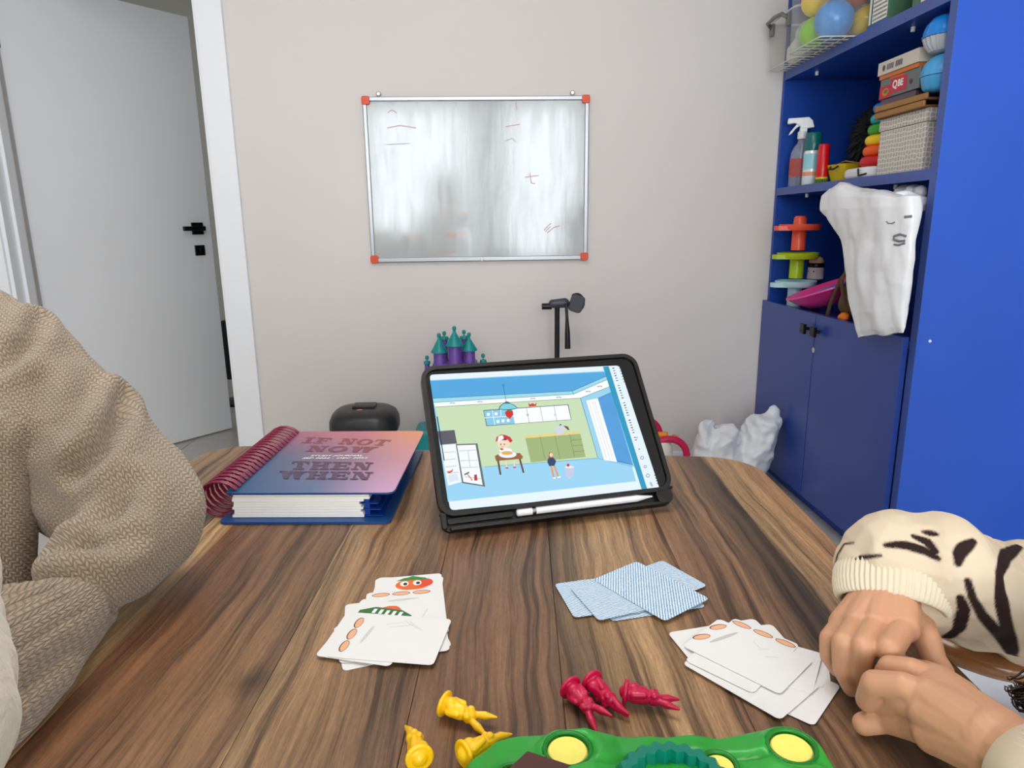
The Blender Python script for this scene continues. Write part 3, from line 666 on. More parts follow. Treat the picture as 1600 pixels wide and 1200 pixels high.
# child at the table, with a cap
fs.ellP(787, 692, 10, 8.5, (250, 214, 186)); fs.P([(774, 691), (776, 683), (783, 679), (790, 680), (797, 683), (801, 689), (797, 692), (793, 687), (780, 687)], (198, 28, 34)); fs.P([(777, 690), (779, 682), (785, 680), (787, 684), (786, 688)], (248, 246, 244)); fs.P([(782, 688), (790, 685), (792, 688)], (40, 44, 70))
for x in (782.5, 788): fs.ellP(x, 694.5, .9, 1.3, (40, 34, 34))
lp([(783, 698), (787, 698)], .0005, (170, 60, 50)); fs.ellP(790, 704, 10, 4, (248, 244, 240)); fs.ellP(784, 702, 2.5, 1.6, (214, 40, 48))
P_([(773, 713), (777, 710.5), (812, 708), (817, 713.5), (816, 717), (775, 720.5)], (150, 88, 46)); lp([(778, 719), (782, 742)], .0022, (92, 56, 34)); lp([(812, 717), (818, 739)], .0022, (92, 56, 34))
fs.ellP(793, 710.5, 14, 5.2, (236, 238, 242)); fs.ellP(792, 708, 9, 3, (222, 168, 84)); lp([(790, 721), (792, 731)], .0014, (246, 214, 190)); lp([(803, 721), (804, 730)], .0014, (246, 214, 190)); fs.ellP(792, 731.5, 2.6, 1.2, (190, 60, 60)); fs.ellP(804, 730.5, 2.6, 1.2, (190, 60, 60))
# woman and bucket
fs.P([(858, 707), (863, 707), (864, 717), (857, 718)], (134, 62, 40)); fs.ellP(861, 711, 2.6, 3.6, (248, 206, 176)); fs.P([(856, 717), (865, 715.5), (869, 721), (866, 728), (858, 728.5), (855, 722)], (26, 56, 104))
lp([(861, 728), (865, 746)], .0022, (226, 150, 90)); lp([(866, 728), (872, 745)], .0022, (226, 150, 90)); lp([(864, 747), (868, 747)], .0016, (248, 248, 248)); lp([(871, 746), (876, 745.5)], .0016, (248, 248, 248))
fs.P([(882, 731), (897, 729), (896, 743), (892, 748), (886, 748), (883, 742)], (190, 200, 226)); fs.ellP(889.5, 730, 7.5, 2, (226, 230, 240)); fs.ellP(887.5, 727, 2.2, 2.6, (190, 50, 44))
# tool bar icons and tiny unreadable text marks
for i in range(30):
    t = i/30.0
    if i % 7 == 6: continue
    x, y = 957.5+t*36.5, 575.5+t*116; lp([(x-1.1, y+.4), (x+2.1, y-.2)], .0010 if i % 3 else .0014, (54, 66, 76))
for i in range(6): x, y = 967.5+i*1.35, 576+i*4.2; lp([(x-.6, y), (x+1.2, y-.2)], .0010, (90, 100, 110))
lp([(995, 683.5), (996, 685)], .001); fs.ellP(998.5, 702, 1, 1.2, (90, 110, 130))
for x, y, r in ((1003, 715.5, 2.8), (1008, 729.5, 2.4), (1012, 743.5, 3)): fs.ellP(x, y, r, r, (90, 112, 134)); fs.ellP(x, y, r-.9, r-.9, (226, 240, 253))
for i in range(3): lp([(1015+i*1.0, 755+i*2.2), (1018+i*1.0, 754.8+i*2.2)], .001, (90, 100, 110))
for i in range(4): lp([(1022+i*1.3, 743+i*4.2), (1024+i*1.3, 743.2+i*4.2)], .0012, (90, 100, 110))
fs.build('screen', mat_col('lit_screen', .1, True, .93), tab)

# ================================================================== CARDS
CARDW, CARDH = .085, .0565
CWH = mat('card_face', (232, 230, 228), .38); CBK = mat('card_back_white', (226, 232, 238), .4)
def stripes_mat():
    m = bpy.data.materials.new('card_back_stripes'); m.use_nodes = True; nt = m.node_tree; N = nt.nodes; L = nt.links; b = N['Principled BSDF']
    tc = N.new('ShaderNodeTexCoord'); w = N.new('ShaderNodeTexWave'); w.bands_direction = 'DIAGONAL'; w.inputs['Scale'].default_value = 190; w.inputs['Distortion'].default_value = 1.6; w.inputs['Detail'].default_value = 1; w.inputs['Detail Scale'].default_value = 3
    L.new(tc.outputs['Object'], w.inputs[0]); cr = N.new('ShaderNodeValToRGB'); cr.color_ramp.elements[0].position = .42; cr.color_ramp.elements[0].color = RGB(120, 162, 200); cr.color_ramp.elements[1].position = .58; cr.color_ramp.elements[1].color = RGB(228, 236, 240)
    L.new(w.outputs['Fac'], cr.inputs[0]); L.new(cr.outputs[0], b.inputs['Base Color']); b.inputs['Roughness'].default_value = .4; return m
CST = stripes_mat()
def frame_px(c, z, a_px, b_px):
    """card centre and long-axis angle from two pixels on the plane z"""
    A = PZ(*a_px, z); B = PZ(*b_px, z); return math.atan2(B.y-A.y, B.x-A.x)
DIM = {'left': (.086, .063), 'right': (.080, .0550), 'striped': (.088, .0585)}
def dim(group): return [v for k, v in DIM.items() if k in group][0]
def card(name, label, cx, cy, z, ang, tilt=(0, 0), group=None, face='plain'):
    w, h = dim(group)
    g = G(); out = rrect(w, h, .004, 4); n = len(out)
    g.prism(out, 0, .00035)
    me = g.mesh('card', [CST if face == 'back' else CWH])
    o = bpy.data.objects.new(name, me); COL.objects.link(o)
    o.matrix_world = Matrix.Translation((cx, cy, z)) @ Matrix.Rotation(ang, 4, 'Z') @ Matrix.Rotation(tilt[0], 4, 'X') @ Matrix.Rotation(tilt[1], 4, 'Y')
    tag(o, label, 'card', group); return o
def art(o, fn, name='print'):
    f = Flat((0, 0, .00036), (1, 0, 0), (0, 1, 0), .00001); fn(f); q = f.build(name, PRINT, None, False); q.parent = o; return q
def ovals(n, vert=True, x=-.034):
    def fn(f):
        for i in range(n):
            y = (i-(n-1)/2)*.0165
            f.ell((x, y), .0035, .0078, (96, 60, 44)); f.ell((x+.0003, y), .0028, .0070, (236, 176, 134))
    return fn
def hop(f):
    ovals(3)(f)
    f.ell((-.021, .001), .0016, .0125, (206, 204, 202), -.12)
    for a, b in (((-.010, .017), (.004, .022)), ((-.006, .013), (.012, .019)), ((.004, .024), (.018, .014)), ((.008, .024), (.022, .012))): f.line([a, b], .0003, (180, 178, 178))
def card_quad(name, label, px4, z, face, group, fn=None, dz=(0, 0, 0, 0)):
    """card whose long axis and centre come from its four corners TL TR BR BL"""
    q = [PZ(*p, z) for p in px4]; c = (q[0]+q[1]+q[2]+q[3])/4; a = (q[1]-q[0])+(q[2]-q[3]); ang = math.atan2(a.y, a.x)
    o = card(name, label, c.x, c.y, z, ang, dz[:2], group, face)
    if fn: art(o, fn)
    return o
GL, GR, GD = 'cards in the left discard pile', 'cards in the right discard pile', 'face-down cards of the striped draw pile'
def card_edge(name, label, pa, pb, z, group, side, fn=None, face='plain'):
    """card placed by its short edge (far corner, near corner); side +1: the edge is its right end, -1: its left end"""
    a = PZ(*pa, z); b = PZ(*pb, z); s_ = (a-b).normalized(); ux = Vector((s_.y, -s_.x, 0)); ctr = (a+b)/2-ux*side*dim(group)[0]/2
    o = card(name, label, ctr.x, ctr.y, z, math.atan2(ux.y, ux.x), (0, 0), group, face)
    if fn: art(o, fn)
    return o
def card_down(name, label, pl, pr, z, group, fn=None):
    """card lying lengthwise toward the viewer, placed by its far short edge (left corner, right corner)"""
    a = PZ(*pl, z); b = PZ(*pr, z); s_ = (b-a).normalized(); ux = Vector((s_.y, -s_.x, 0)); ctr = (a+b)/2+ux*dim(group)[0]/2
    o = card(name, label, ctr.x, ctr.y, z, math.atan2(ux.y, ux.x), (0, 0), group)
    if fn: art(o, lambda f: fn(f, lambda x, d: (-dim(group)[0]/2+d, x)))
    return o
def ov3(f, T):
    for x in (-.0185, 0, .0185): f.ell(T(x, .0055), .0034, .0082, (96, 60, 44)); f.ell(T(x, .0056), .0027, .0075, (236, 176, 134))
    f.ell(T(.002, .0165), .0016, .014, (206, 204, 202), .06)
def carrot(f, T):
    f.ell(T(.004, .0165), .0105, .0165, (232, 104, 40)); f.ell(T(.014, .015), .008, .009, (222, 70, 40)); f.poly([T(*p) for p in ((-.012, .0085), (-.004, .0035), (.006, .0025), (.016, .006), (.019, .0095), (.004, .0085))], (46, 128, 58)); f.poly([T(*p) for p in ((-.002, .004), (.004, .0005), (.011, .004))], (60, 150, 70))
    for x in (-.004, .008): f.ell(T(x, .0145), .0046, .0040, (250, 250, 250)); f.ell(T(x+.0008, .0150), .0026, .0020, (40, 40, 44))
card_edge('card', 'lowest white card, its near left corner sticking out below the left pile', (522, 985), (535, 1044), .7503, GL, -1)
card_down('card', 'white card at the back of the left pile, slightly behind the carrot card', (592, 903), (692, 901), .7506, GL)
card_down('card', 'white card with an orange cartoon carrot at the back of the left pile', (587, 905), (689, 896), .7510, GL, carrot)
card_edge('card', 'white card peeping out at the lower right of the left pile', (694, 955), (702, 1011), .7514, GL, 1)
card_edge('card', 'white card peeping out at the right of the left pile, above the lower one', (690, 928), (702, 988), .7518, GL, 1)
card_down('card', 'white card with three tan ovals in a row along its far edge, left pile', (575, 927), (679, 919), .7522, GL, ov3)
card_edge('card', 'white card half hidden at the left edge of the left pile', (538, 963), (503, 1014), .7526, GL, -1)
q0 = PZ(569, 936, .753); q1 = PZ(668, 948, .753); uu = (q1-q0).normalized(); vv = Vector((uu.y, -uu.x, 0)); cc_ = (q0+q1)/2+vv*dim(GL)[0]/2
oc_ = card('card', 'white card with the top of a green and orange emblem, left pile', cc_.x, cc_.y, .7530, math.atan2(vv.y, vv.x), (0, 0), GL)
def emblem(f):   # local x runs toward the viewer here
    def T(p): return (-.043+p[1], p[0])
    f.poly([T(p) for p in ((-.026, .018), (-.014, .0105), (.010, .0100), (.022, .0165), (.022, .036), (-.024, .036))], (44, 110, 52)); f.poly([T(p) for p in ((-.008, .0105), (-.003, .0065), (.003, .0050), (.007, .0070), (.010, .0105))], (226, 96, 44))
    for i in range(5): f.poly([T(p) for p in ((-.014+i*.006, .0135), (-.011+i*.006, .0130), (-.011+i*.006, .020), (-.014+i*.006, .020))], (238, 240, 236))
art(oc_, emblem)
card_quad('card', 'topmost white card of the left pile with three tan ovals at its left side', [(554, 958), (697, 966), (682, 1042), (515, 1026)], .7537, 'plain', GL, hop)
# right pile
def right_art(f):
    f.ell((-.034, .016), .0035, .0078, (96, 60, 44), -.5); f.ell((-.0337, .016), .0028, .007, (236, 176, 134), -.5); f.ell((-.036, -.006), .0035, .0078, (96, 60, 44), -.5); f.ell((-.0357, -.006), .0028, .007, (236, 176, 134), -.5)
    f.ell((-.023, .006), .0018, .015, (196, 194, 192), -.3)
    for a, b in (((-.004, .018), (.004, .013)), ((.010, .017), (.004, .010)), ((.020, .012), (.012, .006))): f.line([a, b], .0003, (180, 178, 178))
card_edge('card', 'white card at the far right bottom of the right pile, nearest the hand', (1293, 1030), (1301, 1089), .7503, GR, 1)
card_edge('card', 'white card low in the right pile with a thin red print line at its right', (1297, 1026), (1288, 1090), .7507, GR, 1, lambda f: f.line([(.034, -.004), (.036, -.016)], .0014, (150, 50, 40)))
card_edge('card', 'white card low at the near left corner of the right pile', (1150, 1004), (1099, 1056), .7511, GR, -1)
card_down('card', 'white card with its far corner showing behind the right pile', (1110, 984), (1204, 976), .7516, GR)
card_quad('card', 'white card sticking out at the far left of the right pile', [(1066, 994), (1190, 975), (1215, 1020), (1085, 1045)], .7521, 'plain', GR)
card_edge('card', 'white card under the top one, its near left corner showing on the right pile', (1131, 995), (1067, 1037), .7525, GR, -1)
card_edge('card', 'white card near the top of the right pile with a small dark red corner print', (1286, 1019), (1268, 1089), .7530, GR, 1, lambda f: f.ell((.022, .006), .004, .003, (130, 40, 34)))
card_down('card', 'white card with three tan ovals along its far edge, right pile', (1150, 967), (1247, 1007), .7535, GR, ov3)
card_quad('card', 'topmost white card of the right pile with two tan ovals at its left', [(1127, 968), (1270, 1034), (1219, 1083), (1063, 1009)], .7543, 'plain', GR, right_art)
# striped draw pile
card_quad('card', 'striped blue card at the bottom of the draw pile', [(905, 905), (1000, 885), (1086, 957), (950, 960)], .7503, 'back', GD)
card_quad('card', 'striped blue card second from the bottom, right corner showing', [(930, 915), (1020, 900), (1088, 955), (1000, 966)], .7508, 'back', GD)
card_quad('card', 'striped blue card turned to the left in the draw pile', [(900, 902), (958, 893), (1013, 958), (946, 966)], .7516, 'back', GD)
card_quad('card', 'striped blue card behind, its far corner peeping out', [(952, 900), (1014, 880), (1078, 930), (1022, 955)], .7523, 'back', GD)
card_quad('card', 'striped blue card just under the top one of the draw pile', [(922, 905), (985, 895), (1042, 950), (975, 969)], .7530, 'back', GD)
card_quad('card', 'topmost striped blue card of the draw pile', [(993, 875), (1106, 935), (1042, 972), (928, 908)], .7538, 'back', GD)

# ================================================================== GAME PIECES
def pawn_mesh(spread=1.0, ear_bend=0.0):
    g = G(); Z = Vector
    g.tube([(0, 0, 0), (.0008, 0, 0), (.0026, 0, 0), (.0034, 0, 0)], [.0088, .0100, .0100, .0078], 20)
    g.cap((.003, 0, 0), .0064, (.009, 0, 0), .0066); g.cap((.009, 0, 0), .0072, (.0165, 0, 0), .0062)
    g.sphere((.0075, 0, .0035), .0052); g.cap((.008, .005, .001), .003, (.016, .005, .003), .0024); g.cap((.008, -.005, .001), .003, (.016, -.005, .003), .0024)
    g.cap((.017, 0, 0), .0034, (.019, 0, 0), .0034); g.sphere((.0238, 0, 0), (.0056, .0060, .0056)); g.sphere((.0235, .003, .003), .0032); g.sphere((.0235, -.003, .003), .0032); g.sphere((.022, 0, .0050), .0022)
    for s_ in (-1, 1):
        g.cap((.027, s_*.0028, 0), .0024, (.034, s_*.0052*spread, ear_bend*.3), .0031); g.cap((.034, s_*.0052*spread, ear_bend*.3), .0031, (.0425, s_*.0078*spread, ear_bend), .0011)
    return remesh(g, 'pawn', .00055, 2)
PM = pawn_mesh(); PMC = pawn_mesh(.12, -.003)
YEL = mat('yellow_plastic', (250, 196, 6), .35, sss=.0, coat=.1); MAG = mat('crimson_plastic', (196, 8, 66), .35, coat=.1)
def pawn(label, m, base_px, tip_px, zb, zt, roll=0, me=None, group=None, L_=.0425):
    a = PZ(*base_px, zb); b = PZ(*tip_px, zt); d = (b-a).normalized()
    up = Vector((0, 0, 1)); s_ = up.cross(d).normalized(); u2 = d.cross(s_)
    M = Matrix(((d.x, s_.x, u2.x, a.x), (d.y, s_.y, u2.y, a.y), (d.z, s_.z, u2.z, a.z), (0, 0, 0, 1))) @ Matrix.Rotation(roll, 4, 'X')
    k = (b-a).length/L_; M = M @ Matrix.Scale(min(max(k, .9), 1.15), 4)
    me2 = (me or PM).copy(); me2.materials.append(m); o = link('rabbit_pawn', me2); o.matrix_world = M; tag(o, label, 'game piece', group); return o
GY, GM_ = 'yellow rabbit pawns', 'crimson rabbit pawns'
pawn('yellow rabbit pawn lying with its two ears pointing right, farthest of the yellow ones', YEL, (692, 1098), (762, 1132), .7600, .7555, .3, group=GY)
pawn('yellow rabbit pawn at the bottom left, its round base facing the viewer', YEL, (656, 1186), (641, 1136), .7600, .7560, .9, PMC, GY)
pawn('yellow rabbit pawn half hidden behind the green board edge', YEL, (722, 1180), (786, 1146), .7600, .7575, -.6, PMC, GY)
pawn('crimson rabbit pawn on the left of the three, lying ears toward the green board', MAG, (889, 1072), (934, 1120), .7600, .7560, .5, group=GM_)
pawn('crimson rabbit pawn in the middle, seen from the side with ears together', MAG, (923, 1062), (973, 1114), .7600, .7560, 1.3, PMC, GM_)
pawn('crimson rabbit pawn on the right, lying with spread ears pointing right', MAG, (974, 1080), (1050, 1098), .7600, .7565, -.2, group=GM_)

# green hill board
gb = thing('game_board', 'green moulded plastic hill board with yellow round pads and a teal ribbed crown', 'board game', (.07, .30, .75))
GN = mat('green_plastic', (34, 158, 44), .38, bump=(60, .06, .001), coat=.15); GN2 = mat('green_plastic_dark', (6, 120, 30), .4)
prof = [(722, 1199, .762), (742, 1176, .765), (775, 1150, .772), (815, 1143, .775), (855, 1140, .777), (880, 1128, .783), (910, 1125, .784), (938, 1134, .780), (960, 1141, .776), (1020, 1141, .776), (1078, 1141, .777), (1120, 1146, .776), (1152, 1139, .778), (1180, 1131, .780), (1228, 1128, .782), (1254, 1140, .778), (1278, 1172, .768), (1292, 1200, .762)]
edge = [PZ(x, y, z) for x, y, z in prof]
ex_ = np.array([p.x for p in edge]); ey_ = np.array([p.y for p in edge]); ez_ = np.array([p.z for p in edge])
o_ = np.argsort(ex_); ex_, ey_, ez_ = ex_[o_], ey_[o_], ez_[o_]
pads = [(887, 1172, 31, .782), (1237, 1168, 31, .784), (1124, 1196, 22, .786), (800, 1215, 20, .778)]
pads3 = [(PZ(x, y, z), r*.47/F) for x, y, r, z in pads]
crown = PZ(1046, 1196, .790)
X0, X1, Y0 = ex_[0]-.004, ex_[-1]+.004, .16
nx, ny = 150, 110; V = []; Fc = []
for j in range(ny+1):
    for i in range(nx+1):
        x = X0+(X1-X0)*i/nx; yb = np.interp(x, ex_, ey_)+.004; zb = np.interp(x, ex_, ez_); t = j/ny; y = yb+(Y0-yb)*t
        d = min((yb-y), (x-X0)*1.2, (X1-x)*1.2, (y-Y0)); e = min(1, max(0, d/.012)); e = math.sin(e*PI/2)
        hh = zb+.010*math.sin(min(1, (yb-y)/.16)*PI)+.0030*noise.noise(Vector((x*28, y*28, 3)))+.0012*noise.noise(Vector((x*80, y*80, 9)))
        # terrace grooves
        g1 = abs((yb-y)-.034-.008*math.sin(x*40)); hh -= .004*math.exp(-(g1/.003)**2)
        for p, r in pads3:
            q = math.hypot(x-p.x, y-p.y)
            if q < r*1.02: hh = p.z-.0025
            elif q < r*1.5: k_ = (q/r-1.02)/.48; hh = hh*k_*k_*(3-2*k_)+(p.z+.0016)*(1-k_*k_*(3-2*k_))
        V.append((x, y, .7502+(hh-.7502)*e))
for j in range(ny):
    for i in range(nx): a = j*(nx+1)+i; Fc.append((a+1, a, a+nx+1, a+nx+2))
me = bpy.data.meshes.new('hill'); me.from_pydata(V, [], Fc); me.materials.append(GN); me.polygons.foreach_set('use_smooth', [True]*len(Fc)); link('hill', me, gb, True)
YP = mat('pale_yellow_foam', (248, 234, 110), .6, bump=(500, .2, .0005), var=(200, .04))
for p, r in pads3:
    G(Matrix.Translation((p.x, p.y, p.z-.003))).lathe([(r*.86, 0), (r*.86, .0022), (r*.80, .003), (.0001, .0031)], 32).build('pad', YP, gb, smooth=40, world=True)
    tor = [(p.x+r*math.cos(a), p.y+r*math.sin(a), p.z+.0006) for a in [2*PI*i/32 for i in range(32)]]
    G().tube(tor, .0014, 8, closed=True).build('pad_rim', GN2, gb, smooth=180, world=True)
TEAL = mat('teal_gloss', (0, 116, 96), .28, coat=.3)
cg = G(Matrix.Translation(crown-Vector((0, .014, .024)))); cg.lathe([(.033, 0), (.0345, .008), (.033, .020), (.030, .025), (.024, .025), (.023, .012), (.0001, .012)], 132, rib=.045, nr=22)
cg.build('ribbed_crown', TEAL, gb, smooth=50, world=True)
bt = PZ(824, 1179, .786)
G(Matrix.Translation(bt) @ Matrix.Rotation(.1, 4, 'Z')).prism([(0, 0), (-.020, -.018), (-.016, -.035), (.020, -.034), (.022, -.014)], -.008, .003).build('brown_flap', mat('brown_plastic', (70, 28, 20), .5), gb, bevel=.001, world=True)

# ================================================================== CABINET CONTENT
def place(name, label, cat, x, y, z, rz=0, group=None): return thing(name, label, cat, (x, y, z), rz, group)
S2, S1, CT = 1.2165, 1.6605, .7455     # middle shelf, top shelf, counter
# spray bottle
sb = place('spray_bottle', 'clear spray bottle with a white trigger head and a dusty red label', 'spray bottle', 1.262, 2.808, S2, math.radians(-20))
def clear(name, rgb, a=.28, rough=.12):
    if name in MATS: return MATS[name]
    m = bpy.data.materials.new(name); m.use_nodes = True; nt = m.node_tree; b = nt.nodes['Principled BSDF']; b.inputs['Base Color'].default_value = RGB(*rgb); b.inputs['Roughness'].default_value = rough
    t = nt.nodes.new('ShaderNodeBsdfTransparent'); mx = nt.nodes.new('ShaderNodeMixShader'); mx.inputs[0].default_value = a
    nt.links.new(t.outputs[0], mx.inputs[1]); nt.links.new(b.outputs[0], mx.inputs[2]); nt.links.new(mx.outputs[0], nt.nodes['Material Output'].inputs[0]); MATS[name] = m; return m
G().lathe([(.036, 0), (.039, .006), (.039, .11), (.036, .135), (.024, .158), (.015, .168), (.014, .185)], 28, sx=1, sy=.75).build('bottle', clear('clear_plastic', (190, 200, 215), .38), sb, smooth=50)
G().tube([(0, 0, .02), (.003, 0, .17)], .003, 8).build('dip_tube', WPL, sb, smooth=180)
G().lathe([(.0394, .04), (.0394, .108)], 28, sx=1.0, sy=.76).build('label', mat('red_label', (176, 76, 72), .5, var=(60, .15)), sb, smooth=50)
G().lathe([(.017, .183), (.0175, .186), (.0175, .208), (.014, .212)], 24).build('collar', WPL, sb, smooth=40)
g = G(Matrix.Rotation(PI/2, 4, 'X')); g.prism([(-.058, .248), (-.056, .262), (.020, .263), (.034, .250), (.042, .224), (.022, .221), (-.005, .222), (-.018, .236), (-.030, .243), (-.056, .240)], -.012, .012); g.prism([(-.012, .205), (.016, .205), (.018, .226), (-.010, .228)], -.010, .010)
g.build('head', WPL, sb, bevel=.003)
g = G(Matrix.Rotation(PI/2, 4, 'X')); g.prism([(-.022, .240), (-.010, .234), (-.026, .222), (-.040, .204), (-.052, .198), (-.046, .210), (-.034, .226)], -.007, .007); g.build('trigger', WPL, sb, bevel=.002)
# air freshener can
af = place('aerosol_can', 'white and pale blue aerosol can with a dark teal cap on the middle shelf', 'can', 1.262, 2.705, S2)
G().lathe([(.030, 0), (.032, .004), (.032, .118), (.029, .128)], 28).build('can', mat('can_white', (226, 234, 236), .25, .2), af, smooth=40)
G().lathe([(.0322, .060), (.0322, .116)], 28).build('wrap', mat('can_blue', (150, 208, 220), .3), af, smooth=40, label='pale blue printed band round the upper can')
G().lathe([(.030, .129), (.0305, .132), (.029, .190), (.027, .193)], 28).build('cap', mat('teal_cap', (10, 104, 104), .25), af, smooth=40)
fl_ = G().lathe([(.0326, .035), (.0326, .05)], 20, sx=1, sy=1); fl_.build('print_stripe', mat('print_peach', (226, 150, 110), .4), af, smooth=40)
gs = place('glue_tube', 'red cylindrical tube with a yellow and green base beside the teal-capped can', 'tube', 1.262, 2.615, S2)
G().lathe([(.021, .024), (.0215, .028), (.0195, .138), (.017, .142)], 24).build('body', mat('red_gloss', (214, 16, 26), .3), gs, smooth=40)
G().lathe([(.0218, .018), (.0218, .025)], 24).build('ring', mat('yellow_band', (226, 190, 30), .4), gs, smooth=40)
G().lathe([(.021, 0), (.022, .002), (.022, .018)], 96, rib=.05, nr=16).build('base', mat('green_dark', (60, 110, 30), .5), gs, smooth=40)
f_ = Flat((0, -.0235, .06), (0, 0, 1), (1, 0, 0), .0001)
# yellow basket
yb_ = place('basket', 'small yellow basket with dark handles behind the red tube', 'basket', 1.33, 2.56, S2, .2)
g = G(); g.prism(rrect(.10, .085, .012, 4), 0, .004); 
vs0 = rrect(.085, .075, .012, 4); vs1 = rrect(.115, .10, .014, 4); k = len(vs0)
g.add([(p[0], p[1], .0) for p in vs0]+[(p[0], p[1], .065) for p in vs1]+[(p[0]*.95, p[1]*.95, .065) for p in vs1]+[(p[0]*.93, p[1]*.93, .006) for p in vs0], [(i, (i+1) % k, k+(i+1) % k, k+i) for i in range(k)]+[(k+i, k+(i+1) % k, 2*k+(i+1) % k, 2*k+i) for i in range(k)]+[(2*k+i, 2*k+(i+1) % k, 3*k+(i+1) % k, 3*k+i) for i in range(k)])
g.build('tub', mat('yellow_basket', (206, 178, 14), .45), yb_, smooth=40)
for s_ in (-1, 1): G().tube([(s_*.058, -.02, .058), (s_*.070, -.012, .048), (s_*.070, .012, .048), (s_*.058, .02, .058)], .003, 8).build('handle', BLK, yb_, smooth=180)
G().prism([(-.05, -.03), (.0, -.045), (.055, -.02), (.04, .035), (-.02, .045)], .066, .070, M=Matrix.Rotation(.15, 4, 'Y')).build('lining', mat('kraft', (150, 128, 84), .8), yb_)
# red cloth lump behind
def lump(name, label, cat, c, r, m, seed, amp=.25, sub=4, group=None, sc=None):
    bm = bmesh.new(); bmesh.ops.create_icosphere(bm, subdivisions=sub, radius=1)
    for v in bm.verts:
        n = noise.noise(v.co*1.6+Vector((seed, 0, 0)))*amp+noise.noise(v.co*4+Vector((0, seed, 0)))*amp*.5
        v.co = Vector((v.co.x*r[0], v.co.y*r[1], v.co.z*r[2]))*(1+n)
    zmin = min(v.co.z for v in bm.verts)
    for v in bm.verts: v.co.z = max(v.co.z, -r[2]*.8)
    me = bpy.data.meshes.new(name); bm.to_mesh(me); bm.free(); me.materials.append(m); me.polygons.foreach_set('use_smooth', [True]*len(me.polygons))
    o = link(name, me); o.location = (c[0], c[1], c[2]+r[2]*.8); return tag(o, label, cat, group)
lump('red_cloth', 'small crumpled red cloth between the yellow basket and the stacking rings', 'cloth', (1.37, 2.46, S2), (.05, .035, .05), mat('red_cloth', (170, 20, 30), .8), 3)
# dark fluffy wig at the back of the shelf
rng = random.Random(5); wig = G(); cwg = Vector((1.47, 2.62, S2+.155))
for i in range(900):
    d = Vector((rng.gauss(0, 1), rng.gauss(0, 1), rng.gauss(0, 1))).normalized(); a = cwg+Vector((d.x*.06, d.y*.07, d.z*.09)); b = cwg+Vector((d.x*.098, d.y*.115, d.z*.145))+Vector((rng.uniform(-.02, .02), rng.uniform(-.02, .02), rng.uniform(-.035, .005)))
    wig.tube([a, (a+b)/2+Vector((0, 0, .01)), b], [.006, .005, .0006], 4)
w_o = place('wig', 'black fluffy wig at the back of the middle shelf', 'wig', cwg.x, cwg.y, S2)
core = G().sphere(cwg, (.085, .10, .125), 20, 14); core.box(cwg.x-.02, cwg.x+.02, cwg.y-.02, cwg.y+.02, S2+.0005, cwg.z-.05)
core.build('base', mat('wig_core', (8, 8, 12), .9), w_o, smooth=60, world=True)
hh_ = wig.build('hair', mat('wig_hair', (12, 12, 18), .6), w_o, smooth=180, world=True); hh_['kind'] = 'stuff'
# stacking rings
sr = place('stacking_rings', 'rainbow stacking-ring toy, six fat rings from red up to blue', 'stacking toy', 1.335, 2.345, S2+.040)
zz = 0
for i, (c, r) in enumerate((((206, 20, 34), .070), ((240, 92, 14), .064), ((246, 204, 10), .060), ((60, 160, 40), .055), ((16, 160, 170), .050), ((14, 120, 216), .045))):
    hh2 = .0175; pts = [((r-.015)*math.cos(2*PI*k/28), (r-.015)*math.sin(2*PI*k/28), zz+hh2) for k in range(28)]
    o = G().tube([(x, y, 0) for x, y, z in pts], .0158, 12, closed=True).build('ring', mat('ring_%d' % i, c, .35), sr, smooth=180); o.scale = (1, 1, 1.08); o.location = (0, 0, zz+hh2); zz += .0335
G().tube([(0, 0, 0), (0, 0, zz+.004)], .016, 12).build('post', WPL, sr, smooth=40)
# white rounded case with a black strap (the rings stand on it)
wc = place('soft_case', 'white rounded flat case with a black strap under the stacking rings', 'case', 1.315, 2.33, S2)
G().prism(rrect(.17, .19, .05, 8), 0.001, .036).build('shell', mat('white_fabric', (226, 226, 226), .7, bump=(200, .3, .001)), wc, bevel=.012, seg=4)
G().tube([(-.086, -.03, .03), (-.094, -.05, .008), (-.088, -.085, .012)], .003, 8).build('strap', BLK, wc, smooth=180)
# patterned box
def lattice():
    m = bpy.data.materials.new('silver_lattice_paper'); m.use_nodes = True; nt = m.node_tree; N = nt.nodes; L = nt.links; b = N['Principled BSDF']
    tc = N.new('ShaderNodeTexCoord'); v = N.new('ShaderNodeTexVoronoi'); v.inputs['Scale'].default_value = 75; v.feature = 'DISTANCE_TO_EDGE'; v.inputs['Randomness'].default_value = .35; L.new(tc.outputs['Object'], v.inputs[0])
    cr = N.new('ShaderNodeValToRGB'); cr.color_ramp.elements[0].position = .02; cr.color_ramp.elements[0].color = RGB(232, 226, 216); cr.color_ramp.elements[1].position = .16; cr.color_ramp.elements[1].color = RGB(176, 168, 158)
    L.new(v.outputs['Distance'], cr.inputs[0]); L.new(cr.outputs[0], b.inputs['Base Color']); b.inputs['Roughness'].default_value = .35; return m
LAT = lattice()
pb_ = place('gift_box', 'cream lidded box with a pale lattice pattern on the middle shelf', 'box', 1.225, 1.955, S2)
G().box(.003, .25, .003, .233, 0, .130).build('body', LAT, pb_, bevel=.001)
G().box(0, .253, 0, .236, .131, .166).build('lid', LAT, pb_, bevel=.001)
KR = mat('kraft_board', (156, 112, 62), .65, var=(20, .12)); KR2 = mat('kraft_board_dark', (120, 82, 42), .7)
